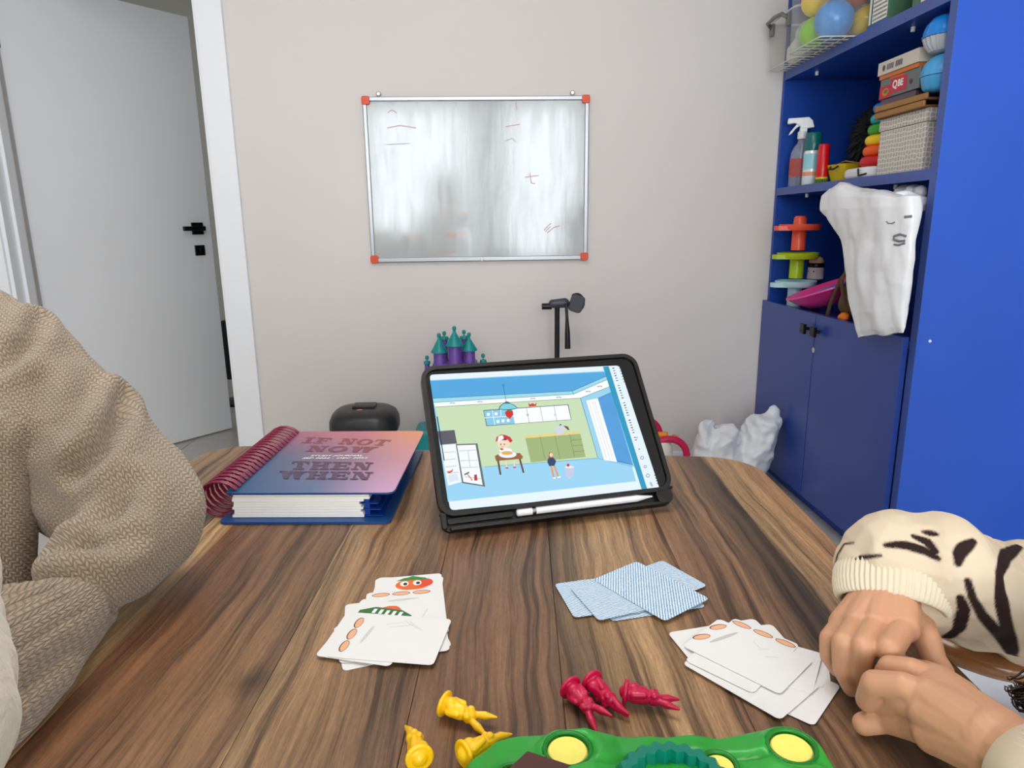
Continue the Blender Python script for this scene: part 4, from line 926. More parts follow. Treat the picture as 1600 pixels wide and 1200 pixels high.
for i, (z, a, l) in enumerate(((.1665, 0, 'lower brown wooden tray on the patterned box'), (.186, .03, 'upper brown wooden tray, under the game boxes'))):
    t = place('tray', l, 'tray', 1.215+i*.006, 1.955, S2+z, a, 'brown trays stacked on the patterned box')
    G().box(0, .24, -.0, .235, 0, .007).build('base', KR2, t, bevel=.001); G().box(-.008, .0, -.004, .24, .001, .0185).build('rim', KR, t, bevel=.003); G().box(0, .24, .232, .239, .002, .0185).build('rim', KR, t, bevel=.002)
zt = S2+.2055
b1 = place('game_box', 'grey game box with a red printed label and white letters, lying on the brown trays', 'game box', 1.235, 2.02, zt)
G().box(0, .2, .02, .195, 0, .022).build('lower_tray', mat('plum_card', (92, 74, 92), .5), b1, bevel=.001)
G().box(-.004, .2, .0, .2, .0225, .079).build('lid', mat('grey_card', (104, 112, 112), .45), b1, bevel=.001)
f = Flat(b1.location+Vector((-.0043, .2, .0225)), (0, -1, 0), (0, 0, 1), .0001)
f.poly([(.055, .008), (.140, .008), (.140, .050), (.055, .050)], (190, 34, 60)); f.poly([(.0, .0), (.060, .0), (.060, .036), (.0, .036)], (184, 24, 40)); f.ell((.032, .018), .018, .011, (214, 120, 40)); f.ell((.034, .019), .011, .006, (90, 110, 50))
f.text('Q', (.080, .031), .030, (238, 232, 226), 0, .001); f.text('BE', (.108, .031), .026, (238, 232, 226), 0, .001)
f.poly([(.05, .050), (.12, .050), (.12, .056), (.05, .056)], (200, 96, 50)); f.ell((.16, .025), .007, .007, (60, 44, 40))
f.build('print', PRINT, b1)
b2 = place('game_box', 'orange and cream game box on top of the grey one with small dark lettering', 'game box', 1.228, 2.03, zt+.0795)
G().box(0, .2, 0, .195, 0, .012).build('tray', mat('orange_card', (206, 110, 50), .5), b2, bevel=.001); G().box(-.004, .2, -.004, .2, .0125, .050).build('lid', mat('cream_card', (206, 198, 184), .5), b2, bevel=.001)
f = Flat(b2.location+Vector((-.0043, .2, .0125)), (0, -1, 0), (0, 0, 1), .0001)
for i in range(9): f.poly([(.05+i*.009, .010), (.056+i*.009, .010), (.056+i*.009, .026), (.05+i*.009, .026)], (92, 88, 104) if i != 4 else (206, 198, 184))
f.ell((.034, .018), .007, .009, (70, 80, 70)); f.build('print', PRINT, b2)
# blue domed containers beside the boxes
BLB = mat('bright_blue_plastic', (20, 128, 214), .3); BLB2 = mat('sky_blue_plastic', (70, 160, 214), .35)
def dome(label, c, m, lo):
    t = place('domed_container', label, 'container', *c, 0, 'blue domed containers beside the game boxes')
    g = G(); pr = [(.0001, .098), (.02, .096), (.038, .088), (.052, .072), (.058, .055), (.059, .045), (.061, .043), (.061, .040), (.058, .040)]; g.lathe(pr[::-1], 96, rib=.012, nr=16); g.build('lid', m, t, smooth=60)
    if lo: G().lathe([(.030, 0), (.040, .004), (.052, .020), (.058, .039)], 128, rib=.03, nr=22).build('ribbed_bowl', clear('clear_bowl', (205, 210, 215), .75, .15), t, smooth=30)
    else: G().lathe([(.040, 0), (.052, .010), (.058, .039)], 96, rib=.012, nr=16).build('bowl', m, t, smooth=60)
    return t
dome('sky blue ribbed domed container standing on the brown trays', (1.262, 1.957, zt+.0005), BLB2, False)
dome('bright blue domed container with a clear ribbed base, stacked on the paler one', (1.258, 1.960, zt+.0995), BLB, True)
# top shelf: two see-through boxes of balls, game boxes
CLB = clear('milky_clear_box', (226, 224, 210), .17, .2); CLW = clear('milky_clear_rim', (236, 236, 232), .75, .2)
def tub(label, x0, x1, y0, y1, h, handle):
    t = place('storage_box', label, 'storage box', x0, y0, S1, 0, 'see-through storage boxes on the top shelf'); X, Y = x1-x0, y1-y0; e = .008; w = .0018
    lo_ = rrect(X-2*e, Y-2*e, .016, 4, X/2, Y/2); hi_ = rrect(X, Y, .02, 4, X/2, Y/2); k = len(lo_); g = G()
    g.add([(p[0], p[1], 0) for p in lo_]+[(p[0], p[1], h) for p in hi_], [(i, (i+1) % k, k+(i+1) % k, k+i) for i in range(k)]+[tuple(range(k))[::-1]])
    g.build('tub', CLB, t, smooth=50)
    rm = G(); rm.tube([(p[0], p[1], h) for p in hi_], .004, 8, closed=True); rm.tube([(p[0], p[1], .002) for p in lo_], .0022, 6, closed=True); rm.build('rim', CLW, t, smooth=180)
    g = G()
    for i in range(1, 9): g.box(e+i*(X-2*e)/9-.001, e+i*(X-2*e)/9+.001, e, Y-e, -.0, .003)
    for i in range(1, 6): g.box(e, X-e, e+i*(Y-2*e)/6-.001, e+i*(Y-2*e)/6+.001, -.0, .003)
    g.build('base_ribs', CLW, t)
    if handle:
        g = G(); g.tube([(-.004, Y*.20, h-.03), (-.028, Y*.24, h-.012), (-.030, Y*.5, h-.008), (-.028, Y*.76, h-.012), (-.004, Y*.80, h-.03)], .007, 8); g.build('handle', mat('grey_clip', (110, 112, 110), .4), t, smooth=180)
        for y in (.2, .8): G().box(-.012, .002, Y*y-.012, Y*y+.012, h-.055, h-.01).build('clip', mat('grey_clip', (110, 112, 110), .4), t, bevel=.003)
    return t
tub('clear plastic box full of coloured balls, overhanging the front of the top shelf', 1.088, 1.50, 2.354, 2.61, .26, False)
tub('clear plastic box with a grey clip handle at the far end of the top shelf', 1.125, 1.52, 2.63, 2.875, .17, True)
GBL = 'play balls in the clear box'
def ball(label, px, py, y, r, c, grp=GBL):
    p = PY(px, py, y); m = mat('ball_%d_%d_%d' % c, c, .3, coat=.2)
    o = G().sphere((0, 0, 0), r, 28, 18).build('ball', m, smooth=180); o.location = (max(p.x, 1.088+.014+r), p.y, max(p.z, S1+.0035+r)); tag(o, label, 'ball', grp); return o
def ball3(label, x, y, z, r, c):
    m = mat('ball_%d_%d_%d' % c, c, .3, coat=.2); o = G().sphere((0, 0, 0), r, 28, 18).build('ball', m, smooth=180); o.location = (x, y, S1+.004+r+z); tag(o, label, 'ball', GBL); return o
ball3('bright blue ball, largest and lowest at the front of the clear box', 1.166, 2.425, 0, .062, (30, 140, 220))
ball3('yellow ball right of the blue one in the clear box', 1.284, 2.425, 0, .055, (226, 190, 50))
ball3('lime green ball behind and left of the blue one', 1.158, 2.538, 0, .052, (140, 210, 50))
ball3('crimson ball above the blue and yellow balls', 1.238, 2.43, .106, .058, (200, 20, 50))
ball3('pale yellow ball at the upper left corner of the clear box', 1.155, 2.545, .104, .048, (240, 204, 60))
ball3('teal ball low beside the yellow ball, deeper in the box', 1.40, 2.45, 0, .055, (20, 120, 140))
ball3('dark red ball at the top of the clear box', 1.135, 2.41, .128, .032, (150, 20, 46))
for i, (x, y, z, c) in enumerate(((1.19, 2.70, .0, (196, 214, 214)), (1.21, 2.79, .0, (226, 222, 210)), (1.22, 2.74, .062, (180, 205, 205)))):
    m = mat('cloth_%d' % i, c, .8); bm = bmesh.new(); bmesh.ops.create_icosphere(bm, subdivisions=4, radius=.04)
    for v in bm.verts: v.co *= 1+.35*noise.noise(v.co*30+Vector((i, 0, 0)))
    me = bpy.data.meshes.new('cloth'); bm.to_mesh(me); bm.free(); me.materials.append(m); me.polygons.foreach_set('use_smooth', [True]*len(me.polygons)); o = link('cloth', me); o.location = (x, y, S1+.052+z)
    tag(o, ('pale teal cloth bundle low in the far clear box', 'cream cloth bundle in the far clear box', 'pale grey green cloth bundle on top in the far clear box')[i], 'cloth', 'cloth bundles in the far clear box')
def gbox(name, label, x, y, w, d, h, z, mats_, fn):
    t = place(name, label, 'game box', x, y, z, 0); G().box(0, d, 0, w, 0, h).build('carton', mats_, t, bevel=.001)
    f = Flat(Vector((x-.0003, y+w, z)), (0, -1, 0), (0, 0, 1), .0001); fn(f); f.build('print', PRINT, t)
    return t
def f1(f):
    f.poly([(.002, .0), (.112, 0), (.112, .014), (.002, .014)], (66, 100, 180)); f.poly([(.012, .004), (.10, .004), (.10, .007), (.012, .007)], (16, 50, 120))
    f.poly([(.006, .018), (.018, .018), (.018, .2), (.006, .2)], (236, 232, 222)); f.poly([(.026, .018), (.108, .018), (.108, .2), (.026, .2)], (238, 236, 228))
    for j in range(14):
        for i in range(9): f.poly([(.030+i*.0085, .024+j*.012), (.035+i*.0085, .024+j*.012), (.035+i*.0085, .030+j*.012), (.030+i*.0085, .030+j*.012)], (60, 60, 66) if (i*7+j*3) % 4 else (190, 60, 50), True)
gbox('game_box', 'game box with white panels of tiny dark squares, on a blue base, beside the balls', 1.222, 2.20, .115, .25, .24, S1, mat('box_green', (70, 112, 84), .5), f1)
def f2(f):
    f.poly([(.0, .0), (.035, 0), (.035, .2), (0, .2)], (74, 116, 84)); f.ell((.018, .085), .012, .022, (236, 236, 230)); f.ell((.018, .085), .007, .014, (40, 40, 40)); f.poly([(.006, .04), (.032, .05), (.032, .04), (.008, .028)], (160, 60, 60))
    f.poly([(.04, .008), (.190, .008), (.190, .2), (.04, .2)], (240, 222, 206)); f.poly([(.075, .034), (.175, .034), (.175, .2), (.075, .2)], (246, 206, 90)); f.poly([(.095, .05), (.15, .05), (.15, .2), (.095, .2)], (236, 110, 40)); f.poly([(.05, .04), (.072, .04), (.072, .10), (.05, .10)], (214, 196, 150))
    for i in range(8): f.ell((.052+i*.018, .020), .0035, .0035, (30, 30, 30))
    for i in range(4): f.poly([(.053+i*.0045, .05), (.056+i*.0045, .05), (.056+i*.0045, .07), (.053+i*.0045, .07)], (90, 80, 60))
gbox('game_box', 'green and peach game box with an orange front picture, nearest end of the top shelf', 1.222, 1.885, .195, .25, .26, S1, mat('box_green', (70, 112, 84), .5), f2)
def f3(f): f.poly([(.0, .0), (.09, 0), (.09, .02), (0, .02)], (226, 206, 60)); f.poly([(.01, .05), (.08, .05), (.08, .06), (.01, .06)], (50, 60, 120)); f.poly([(.01, .028), (.08, .028), (.08, .031), (.01, .031)], (60, 60, 70))
q = PX(1352, 11, 1.34)
gbox('game_box', 'white game box with a yellow lower stripe lying on another behind the balls', 1.515, 2.45, .09, .08, .14, S1, mat('box_white', (232, 234, 240), .5), f3)

# lower open compartment
tw = place('ball_drop_tower', 'three-tier ball drop toy in pale blue, lime green and orange red', 'toy', 1.262, 2.765, CT)
for i, (c, z0) in enumerate((((186, 224, 230), 0), ((172, 198, 14), .112), ((244, 92, 62), .224))):
    m = mat('tower_%d' % i, c, .3); g = G(); g.lathe([(.027, z0), (.027, z0+.078), (.024, z0+.084)], 28); top_ = z0+.078
    g.build('stem', m, tw, smooth=40)
    g = G(); g.lathe([(.072, top_), (.078, top_+.006), (.080, top_+.024), (.076, top_+.024), (.073, top_+.010), (.028, top_+.012)], 36, M=Matrix.Translation((0, -.004, 0)))
    g.prism([(-.052, -.05), (-.098, -.030), (-.104, 0.0), (-.06, .03)], top_, top_+.018); g.build('dish', m, tw, smooth=40)
    if i == 2: G().lathe([(.026, top_+.012), (.024, top_+.048), (.018, top_+.056)], 28).build('knob', m, tw, smooth=40)
cupy = place('toy_figure', 'small pale pink toy with a black band and tan top beside the ball drop tower', 'toy', 1.375, 2.832, CT+.100, .25)
cupy.rotation_euler = (0, 0, .25); cupy.scale = (1.1, 1.1, 1.0)
G().lathe([(.026, 0), (.030, .004), (.028, .05)], 24).build('body', mat('pale_pink', (232, 208, 214), .5), cupy, smooth=40)
G().lathe([(.029, .05), (.030, .054), (.030, .064), (.028, .068)], 24).build('band', BLK, cupy, smooth=40)
G().lathe([(.026, .068), (.027, .074), (.022, .088), (.012, .094)], 24).build('head', mat('tan_skin', (214, 166, 134), .5), cupy, smooth=60)
G().sphere((-.027, .006, .034), .003).sphere((-.022, -.016, .034), .003).build('eyes', BLK, cupy, smooth=180)
G().box(-.018, .018, -.018, .018, -.099, -.001).build('stand', mat('navy_block', (16, 30, 80), .6), cupy, bevel=.004)
pk = thing('play_bowl', 'large pink plastic bowl with a blue spout leaning on the counter', 'bowl', (1.285, 2.53, CT+.002), 0); pk.rotation_euler = (math.radians(-14), math.radians(-16), .3); pk.location.z = CT+.062
g = G(); g.lathe([(.045, -.03), (.075, -.022), (.112, .008), (.135, .032), (.139, .034), (.137, .040), (.110, .018), (.072, -.012), (.0001, -.020)], 48, sy=1.1); g.build('bowl', mat('hot_pink', (230, 64, 150), .3, coat=.2), pk, smooth=60)
G().prism([(-.10, -.03), (.06, -.06), (.07, -.035), (-.09, .0)], .022, .034).build('spout', mat('mid_blue', (70, 140, 206), .4), pk, bevel=.004)
bp_ = place('backpack', 'olive brown backpack with long straps leaning behind the white bag', 'backpack', 1.275, 2.30, CT)
g = G(); g.cap((.0, .03, .055), .050, (.03, .01, .15), .05); g.cap((.03, .01, .15), .05, (.05, 0, .23), .038); g.cap((0, -.04, .05), .045, (.04, -.04, .2), .04)
me = remesh(g, 'pack', .006, 4); c, n = getco(me); setco(me, c+n*(nz(c, 16, 2)*.008)[:, None]); me.materials.append(mat('olive_canvas', (92, 72, 40), .85, bump=(400, .4, .001))); c, n = getco(me); c[:, 2] = np.maximum(c[:, 2], .001); setco(me, c); link('pack', me, bp_)
for dx, pts in ((0, [(.0, .045, .20), (-.035, .065, .14), (-.052, .085, .06), (-.058, .095, .004)]), (1, [(.02, .03, .22), (-.02, .05, .19), (-.045, .04, .13), (-.05, .0, .06)])):
    g = G()
    for a, b in zip(pts[:-1], pts[1:]):
        a = Vector(a); b = Vector(b); w = Vector((0, .009, 0)); t_ = Vector((.002, 0, 0)); g.add([a-w-t_, a+w-t_, b+w-t_, b-w-t_, a-w+t_, a+w+t_, b+w+t_, b-w+t_], [(0, 1, 2, 3), (7, 6, 5, 4), (0, 4, 5, 1), (1, 5, 6, 2), (2, 6, 7, 3), (3, 7, 4, 0)])
    g.build('strap', mat('strap_brown', (84, 62, 40), .8), bp_)
lump('orange_toy', 'small orange toy at the foot of the olive backpack', 'toy', (1.232, 2.305, CT), (.018, .02, .016), mat('orange_toy', (226, 120, 16), .5), 8, .15, 3)
lump('red_toy', 'dark red toy tucked beside the white bag on the counter', 'toy', (1.232, 2.10, CT), (.02, .05, .045), mat('dark_red_toy', (150, 24, 30), .5), 12, .2, 3)

# white plastic bag hanging from the shelf over the door
WB = mat('white_bag_plastic', (236, 237, 240), .28, bump=(38, .22, .004))
def bag_px(name, label, rows, X, depth, mtl, seed, amp, cat='bag', nseg=110, vs=170):
    """closed bag: rows of (left px, right px, depth factor) stacked top to bottom on the plane x = X"""
    ys = []; V = []; Fc = []
    from bisect import bisect
    K = len(rows)-1
    for j in range(vs+1):
        t = j/vs*K; i = min(int(t), K-1); u = t-i; A, B = rows[i], rows[i+1]; L_ = [A[0][k]*(1-u)+B[0][k]*u for k in (0, 1)]; R__ = [A[1][k]*(1-u)+B[1][k]*u for k in (0, 1)]; df = A[2]*(1-u)+B[2]*u
        l = PX(*L_, X); r = PX(*R__, X); ys.append((l, r, df))
    for l, r, df in ys:
        c = (l+r)/2; h = (r-l)/2
        for k in range(nseg):
            a = 2*PI*k/nseg; ca = math.cos(a); s_ = math.copysign(abs(math.sin(a))**.7, math.sin(a))
            p = c-h*math.copysign(abs(ca)**.85, ca)+Vector((-depth*df*s_, 0, 0)); V.append(p)
    for j in range(vs):
        for k in range(nseg): a = j*nseg; Fc.append((a+k, a+(k+1) % nseg, a+nseg+(k+1) % nseg, a+nseg+k))
    Fc.append(tuple(range(nseg))[::-1]); Fc.append(tuple(vs*nseg+k for k in range(nseg)))
    me = bpy.data.meshes.new(name); me.from_pydata([tuple(v) for v in V], [], Fc); me.update(); c, n = getco(me)
    d = nz(c, 5, seed)*amp*1.4+crumple(c*np.array([1, 1, .6]), amp*1.0, 6, int(seed), 9)+crumple(c, amp*.10, 26, int(seed)+9, 5)
    c = c+n*d[:, None]; setco(me, c); me.materials.append(mtl); me.polygons.foreach_set('use_smooth', [True]*len(Fc)); o = link(name, me); return tag(o, label, cat)
bag = bag_px('plastic_bag', 'large white plastic bag hanging from the shelf in front of the counter', [((1312, 287), (1368, 298), .12), ((1298, 293), (1400, 303), .55), ((1289, 306), (1431, 308), .85), ((1288, 328), (1431, 322), .95), ((1303, 350), (1430, 350), .8), ((1317, 375), (1428, 376), .7), ((1322, 405), (1426, 406), .8), ((1328, 450), (1421, 446), .8), ((1335, 490), (1415, 485), .65), ((1339, 518), (1412, 512), .35), ((1341, 528), (1411, 520), .1)], 1.135, .045, WB, 4, .007)
fbg = Flat(PX(1405, 375, 1.088), (0, -1, 0), (0, 0, 1), .0002)
for pts, w in (([(1385, 344), (1390, 348), (1397, 346), (1399, 342)], .004), ([(1412, 338), (1418, 340), (1426, 337)], .006), ([(1396, 372), (1404, 367), (1414, 368)], .005), ([(1396, 380), (1408, 379), (1416, 376)], .005)): pass
for c_, r_ in (((1391, 346), (.011, .003)), ((1419, 339), (.012, .004))):
    pass
bpy.context.view_layer.update()
def on_surface(o, px, py):
    """first hit of the sight line on an object, for laying prints on a crumpled surface"""
    d = Vector(ray(px, py)).normalized(); mi = o.matrix_world.inverted(); ok, loc, nn, idx = o.ray_cast(mi @ Vector(CAM), (mi.to_3x3() @ d).normalized()); return (o.matrix_world @ loc, nn) if ok else (None, None)
gp = G()
for pts, w in (([(1385, 346), (1388, 349), (1394, 349), (1398, 347)], .003), ([(1413, 339), (1425, 338)], .007), ([(1416, 369), (1406, 366), (1397, 369), (1396, 374), (1405, 377), (1414, 376)], .0065), ([(1414, 380), (1404, 383), (1397, 382)], .0055)):
    P3 = []
    for p in pts:
        h, n = on_surface(bag, *p)
        if h: P3.append(h-Vector(ray(*p)).normalized()*.0015)
    if len(P3) > 1: gp.tube(P3, w*.5, 6)
gp.build('faint_print', mat('grey_ink', (120, 122, 128), .6), bag, world=True)
g = G(); g.cap(PX(1408, 300, 1.235), .022, PX(1440, 303, 1.235), .022); g.cap(PX(1408, 316, 1.215), .018, PX(1440, 318, 1.215), .018)
me = remesh(g, 'bag', .003, 3); c, n = getco(me); c = c+n*crumple(c, .008, 20, 3, 6)[:, None]; setco(me, c); me.materials.append(mat('grey_sack', (186, 188, 194), .4, bump=(60, .3, .003)))
tag(link('plastic_bag', me), 'smaller grey and white bag tucked behind the top of the hanging bag', 'bag')
for px_ in (1335, 1400):
    q = PX(px_, 306, 1.150); G().tube([q, q+Vector((.03, .002, .004)), q+Vector((.06, .004, -.004)), q+Vector((.12, .006, -.05)), q+Vector((.15, .006, -.12))], [.010, .012, .010, .009, .006], 8).build('handle', WB, bag, smooth=180, world=True)

# ================================================================== THINGS BY THE BACK WALL
bn = place('waste_bin', 'dark grey pedal bin with a rounded black lid by the back wall', 'bin', -.487, 2.62, 0)
g = G(); g.prism(rrect(.225, .20, .07, 8), 0, .010); g.build('foot', BLK, bn, bevel=.003)
k0 = rrect(.20, .18, .07, 8); k1 = rrect(.235, .21, .075, 8); n0 = len(k0); g = G(); g.add([(p[0], p[1], .01) for p in k0]+[(p[0], p[1], .315) for p in k1], [(i, (i+1) % n0, n0+(i+1) % n0, n0+i) for i in range(n0)]+[tuple(range(n0))[::-1], tuple(range(n0, 2*n0))]); g.build('body', mat('bin_grey', (92, 96, 100), .4), bn, smooth=50)
g = G(); ls = [rrect(.262, .235, .085, 8), rrect(.266, .24, .088, 8), rrect(.262, .235, .086, 8), rrect(.24, .215, .08, 8), rrect(.20, .17, .07, 8), rrect(.14, .11, .05, 8)]; zs = [.306, .322, .350, .374, .388, .392]
g.add([(p[0], p[1], z) for l, z in zip(ls, zs) for p in l], [(j*n0+i, j*n0+(i+1) % n0, (j+1)*n0+(i+1) % n0, (j+1)*n0+i) for j in range(5) for i in range(n0)]+[tuple(range(n0))[::-1], tuple(range(5*n0, 6*n0))]); LIDM = mat('bin_lid', (40, 40, 42), .35); ld = g.build('lid', LIDM, bn, smooth=60)
G().box(-.045, .045, -.02, .045, .388, .402).build('grip', LIDM, ld, bevel=.006); G().sphere((-.01, -.045, .393), (.012, .008, .003)).build('badge', mat('badge_pink', (196, 120, 116), .4), ld, smooth=180)
G().box(-.03, .03, -.125, -.09, .006, .016).build('pedal', BLK, bn, bevel=.003)
cs = place('toy_castle', 'purple and teal toy castle with pointed turret roofs, behind the tablet', 'toy castle', -.128, 2.66, 0)
PUR = mat('purple_plastic', (104, 66, 158), .4); TL2 = mat('teal_plastic', (0, 140, 142), .4)
G().box(-.165, .165, -.075, .075, 0, .300).build('base', TL2, cs, bevel=.02, seg=4)
G().box(-.088, .090, -.055, .055, .3002, .562).build('body', PUR, cs, bevel=.015, seg=3)
G().box(-.045, .045, -.058, -.0552, .32, .45).build('gate', TL2, cs, bevel=.002)
def tz(x, y, r, zb, zr, zt_):
    o = G().lathe([(r, zb), (r, zr), (r*.92, zr+.004)], 24, M=Matrix.Translation((x, y, 0))).build('tower', PUR, cs, smooth=40)
    G().lathe([(r*1.36, zr-.003), (r*1.40, zr), (r*1.2, zr+.008), (r*.28, zt_-.018), (r*.20, zt_-.010), (.0066, zt_-.008), (.008, zt_), (.006, zt_+.006), (.0005, zt_+.008)], 24, M=Matrix.Translation((x, y, 0))).build('roof', TL2, o, smooth=50)
for cx_, by_, ty_, cy_, r_ in ((710, 541, 510, -.045, .0255), (686, 551, 521, -.03, .0235), (733, 548, 520, -.03, .0225), (694, 530, 518, .03, .013), (725, 529, 516, .03, .013), (667, 568, 556, 0, .010), (755, 566, 553, 0, .010)):
    b_ = PY(cx_, by_, 2.66+cy_-r_); t_ = PY(cx_, ty_, 2.66+cy_); tz(b_.x+.128, cy_, r_, .30, b_.z, t_.z-.006)
# tripod
tr = place('tripod', 'black camera tripod with a pan handle standing against the wall', 'tripod', .285, 2.74, 0)
TB = mat('tripod_black', (22, 23, 26), .35, .2); TG = mat('tripod_grey', (60, 64, 72), .4)
for a in (math.radians(80), math.radians(200), math.radians(320)):
    r = .13; o = G().tube([(.02*math.cos(a), .02*math.sin(a), .50), (r*math.cos(a), r*math.sin(a)*.8, .012)], [.012, .009], 10).build('leg', TB, tr, smooth=40); G().sphere((r*math.cos(a), r*math.sin(a)*.8, .012), .012).build('foot', BLK, o, smooth=180)
G().tube([(0, 0, .40), (0, 0, .765)], .0105, 12).build('column', TB, tr, smooth=40); G().lathe([(.03, .47), (.034, .49), (.034, .53), (.02, .545)], 20).build('collar', TB, tr, smooth=40)
g = G(); g.tube([(-.062, 0, .762), (-.022, 0, .762)], .013, 14); g.build('knob', BLK, tr, bevel=.002)
g = G(); g.cap((-.018, 0, .772), .018, (.030, 0, .775), .020); link('head', (lambda me: (me.materials.append(TG), me)[1])(remesh(g, 'head', .003, 4)), tr)
g = G(Matrix.Translation((.078, 0, .772)) @ Matrix.Rotation(.35, 4, 'Y')); g.prism(rrect(.055, .07, .015, 5), -.016, .016, M=g.M @ Matrix.Rotation(PI/2, 4, 'X') if False else g.M @ Matrix.Rotation(PI/2, 4, 'X')); g.build('tilt_plate', TG, tr, bevel=.004)
pts = [(.078+.030*math.cos(t), -.002, .775+.036*math.sin(t)) for t in [math.radians(-80+i*16) for i in range(14)]]; G().tube(pts, .004, 8).build('plate_strap', TB, tr, smooth=180)
G().tube([(.034, -.02, .775), (.036, -.03, .72), (.038, -.035, .66), (.039, -.037, .595)], [.006, .006, .0105, .012], 12).build('pan_handle', TB, tr, smooth=40)
# red ring toy
rt = place('ring_toy', 'toy of two crimson hoops with orange and white bands, right of the tablet', 'toy', .70, 2.62, 0)
CRM = mat('crimson_hoop', (200, 16, 76), .4)
def hoop(cx, cz, y, r, w):
    g = G(); g.tube([(cx+r*math.cos(t), y, cz+r*math.sin(t)) for t in [2*PI*i/40 for i in range(40)]], w, 10, closed=True); return g.build('hoop', CRM, rt, smooth=180)
hoop(.025, .165, -.02, .072, .0145); hoop(-.075, .235, .03, .072, .0145)
for i, (a0, a1) in enumerate(((.35, .9), (1.2, 1.75), (2.0, 2.6))):
    g = G(); g.tube([(-.01+.075*math.cos(t)*1.1, .0, .205+.045*math.sin(t)) for t in [a0+(a1-a0)*k/5 for k in range(6)]], .013, 8); g.build('band', mat('orange_band', (236, 150, 30), .5), rt, smooth=180)
G().box(-.09, .11, -.04, .05, 0, .075).build('base', mat('off_white', (232, 226, 216), .5), rt, bevel=.01); G().cap((-.02, .0, .08), .035, (-.01, 0, .185), .055).build('body', mat('off_white', (232, 226, 216), .5), rt, smooth=180)
bag2 = place('plastic_bag', 'crumpled translucent white bag on the floor against the blue cabinet', 'bag', .98, 2.60, 0)
g = G(); g.cap((-.04, .0, .10), .09, (-.035, 0, .22), .075); g.cap((-.10, .02, .12), .07, (-.115, .0, .27), .035); g.cap((.07, .02, .12), .09, (.13, 0, .28), .07); g.cap((.13, .0, .28), .06, (.15, 0, .34), .035); g.cap((-.115, 0, .27), .034, (-.085, 0, .305), .02); g.box(-.11, .12, -.06, .08, .001, .05)
me = remesh(g, 'bag', .006, 6); c, n = getco(me); c = c+n*((ridge(c, 7, 3)-.7)*.02+(ridge(c, 19, 8)-.7)*.008)[:, None]; c[:, 2] = np.maximum(c[:, 2], .001); c = c+n*crumple(c, .006, 14, 5, 6)[:, None]; c[:, 2] = np.maximum(c[:, 2], .001); c[:, 0] = np.minimum(c[:, 0], .195); setco(me, c); me.materials.append(mat('bag_grey_white', (222, 224, 228), .4, bump=(50, .2, .003))); link('bag', me, bag2)
# ================================================================== CURTAINS (seen mirrored in the board)
CU = clear('sheer_curtain', (236, 238, 240), .45, .9); CU2 = mat('grey_green_curtain', (150, 158, 140), .9)
def curtain(label, x0, x1, m):
    n = 60; V = []; Fc = []
    for i in range(n+1):
        x = x0+(x1-x0)*i/n; y = -2.36+.03*math.sin(i*1.1)
        for z in (.25, 2.45): V.append((x, y, z))
    for i in range(n): Fc.append((2*i, 2*i+2, 2*i+3, 2*i+1))
    me = bpy.data.meshes.new('curtain'); me.from_pydata(V, [], Fc); me.materials.append(m); me.polygons.foreach_set('use_smooth', [True]*n); o = link('curtain', me); s = o.modifiers.new('s', 'SOLIDIFY'); s.thickness = .002
    return tag(o, label, 'curtain')
curtain('grey green curtain gathered at the left of the window behind the viewer', -1.9, -1.35, CU2)
curtain('grey green curtain in the middle of the window behind the viewer', -.12, .22, CU2)
curtain('grey green curtain at the right of the window behind the viewer', 1.1, 1.5, CU2)

# ================================================================== PEOPLE
def skin(name, rgb):
    m = mat(name, rgb, .5, sss=.12, bump=(260, .12, .0006), var=(45, .05)); return m
SK = skin('child_skin', (198, 146, 112)); SKA = skin('adult_skin', (214, 168, 140))
def finish(me, m, fn=None):
    if fn:
        c, n = getco(me); setco(me, fn(c, n))
    me.materials.clear(); me.materials.append(m); return me
def head_caps(g, c, fx, fy, s=1.0):
    """skull, jaw, nose, ears, lips; (fx,fy) is the facing direction"""
    f = Vector((fx, fy, 0)).normalized(); r = Vector((f.y, -f.x, 0)); c = Vector(c); u = Vector((0, 0, 1))
    def q(a, b, d): return c+f*a*s+r*b*s+u*d*s
    g.sphere(q(0, 0, .02), .088*s, 20, 14); g.cap(q(.02, 0, .0), .075*s, q(.03, 0, -.06), .055*s); g.cap(q(.055, 0, -.075), .026*s, q(.06, 0, -.085), .022*s)
    g.cap(q(.088, 0, .005), .008*s, q(.106, 0, -.025), .012*s)
    for k in (-1, 1):
        g.cap(q(.104, 0, -.026), .009*s, q(.098, k*.010, -.028), .008*s); g.cap(q(-.005, k*.085, .005), .018*s, q(-.008, k*.088, -.018), .012*s)
        g.cap(q(.07, k*.035, -.02), .024*s, q(.06, k*.04, -.03), .026*s); g.cap(q(.080, k*.018, .028), .010*s, q(.072, k*.045, .028), .010*s)
    g.cap(q(.086, -.018, -.052), .0085*s, q(.086, .018, -.052), .0085*s); g.cap(q(-.015, 0, -.06), .045*s, q(-.03, 0, -.17), .043*s)
    return q
def eyes(parent, q, s):
    for k in (-1, 1):
        e = G().sphere(q(.074, k*.032, .008), .0125*s, 16, 10).build('eye', mat('eye_white', (236, 232, 228), .2), parent, smooth=180, world=True)
        G().sphere(q(.0832, k*.032, .008), .0055*s, 12, 8).build('iris', mat('iris_brown', (50, 32, 22), .2), e, smooth=180, world=True)
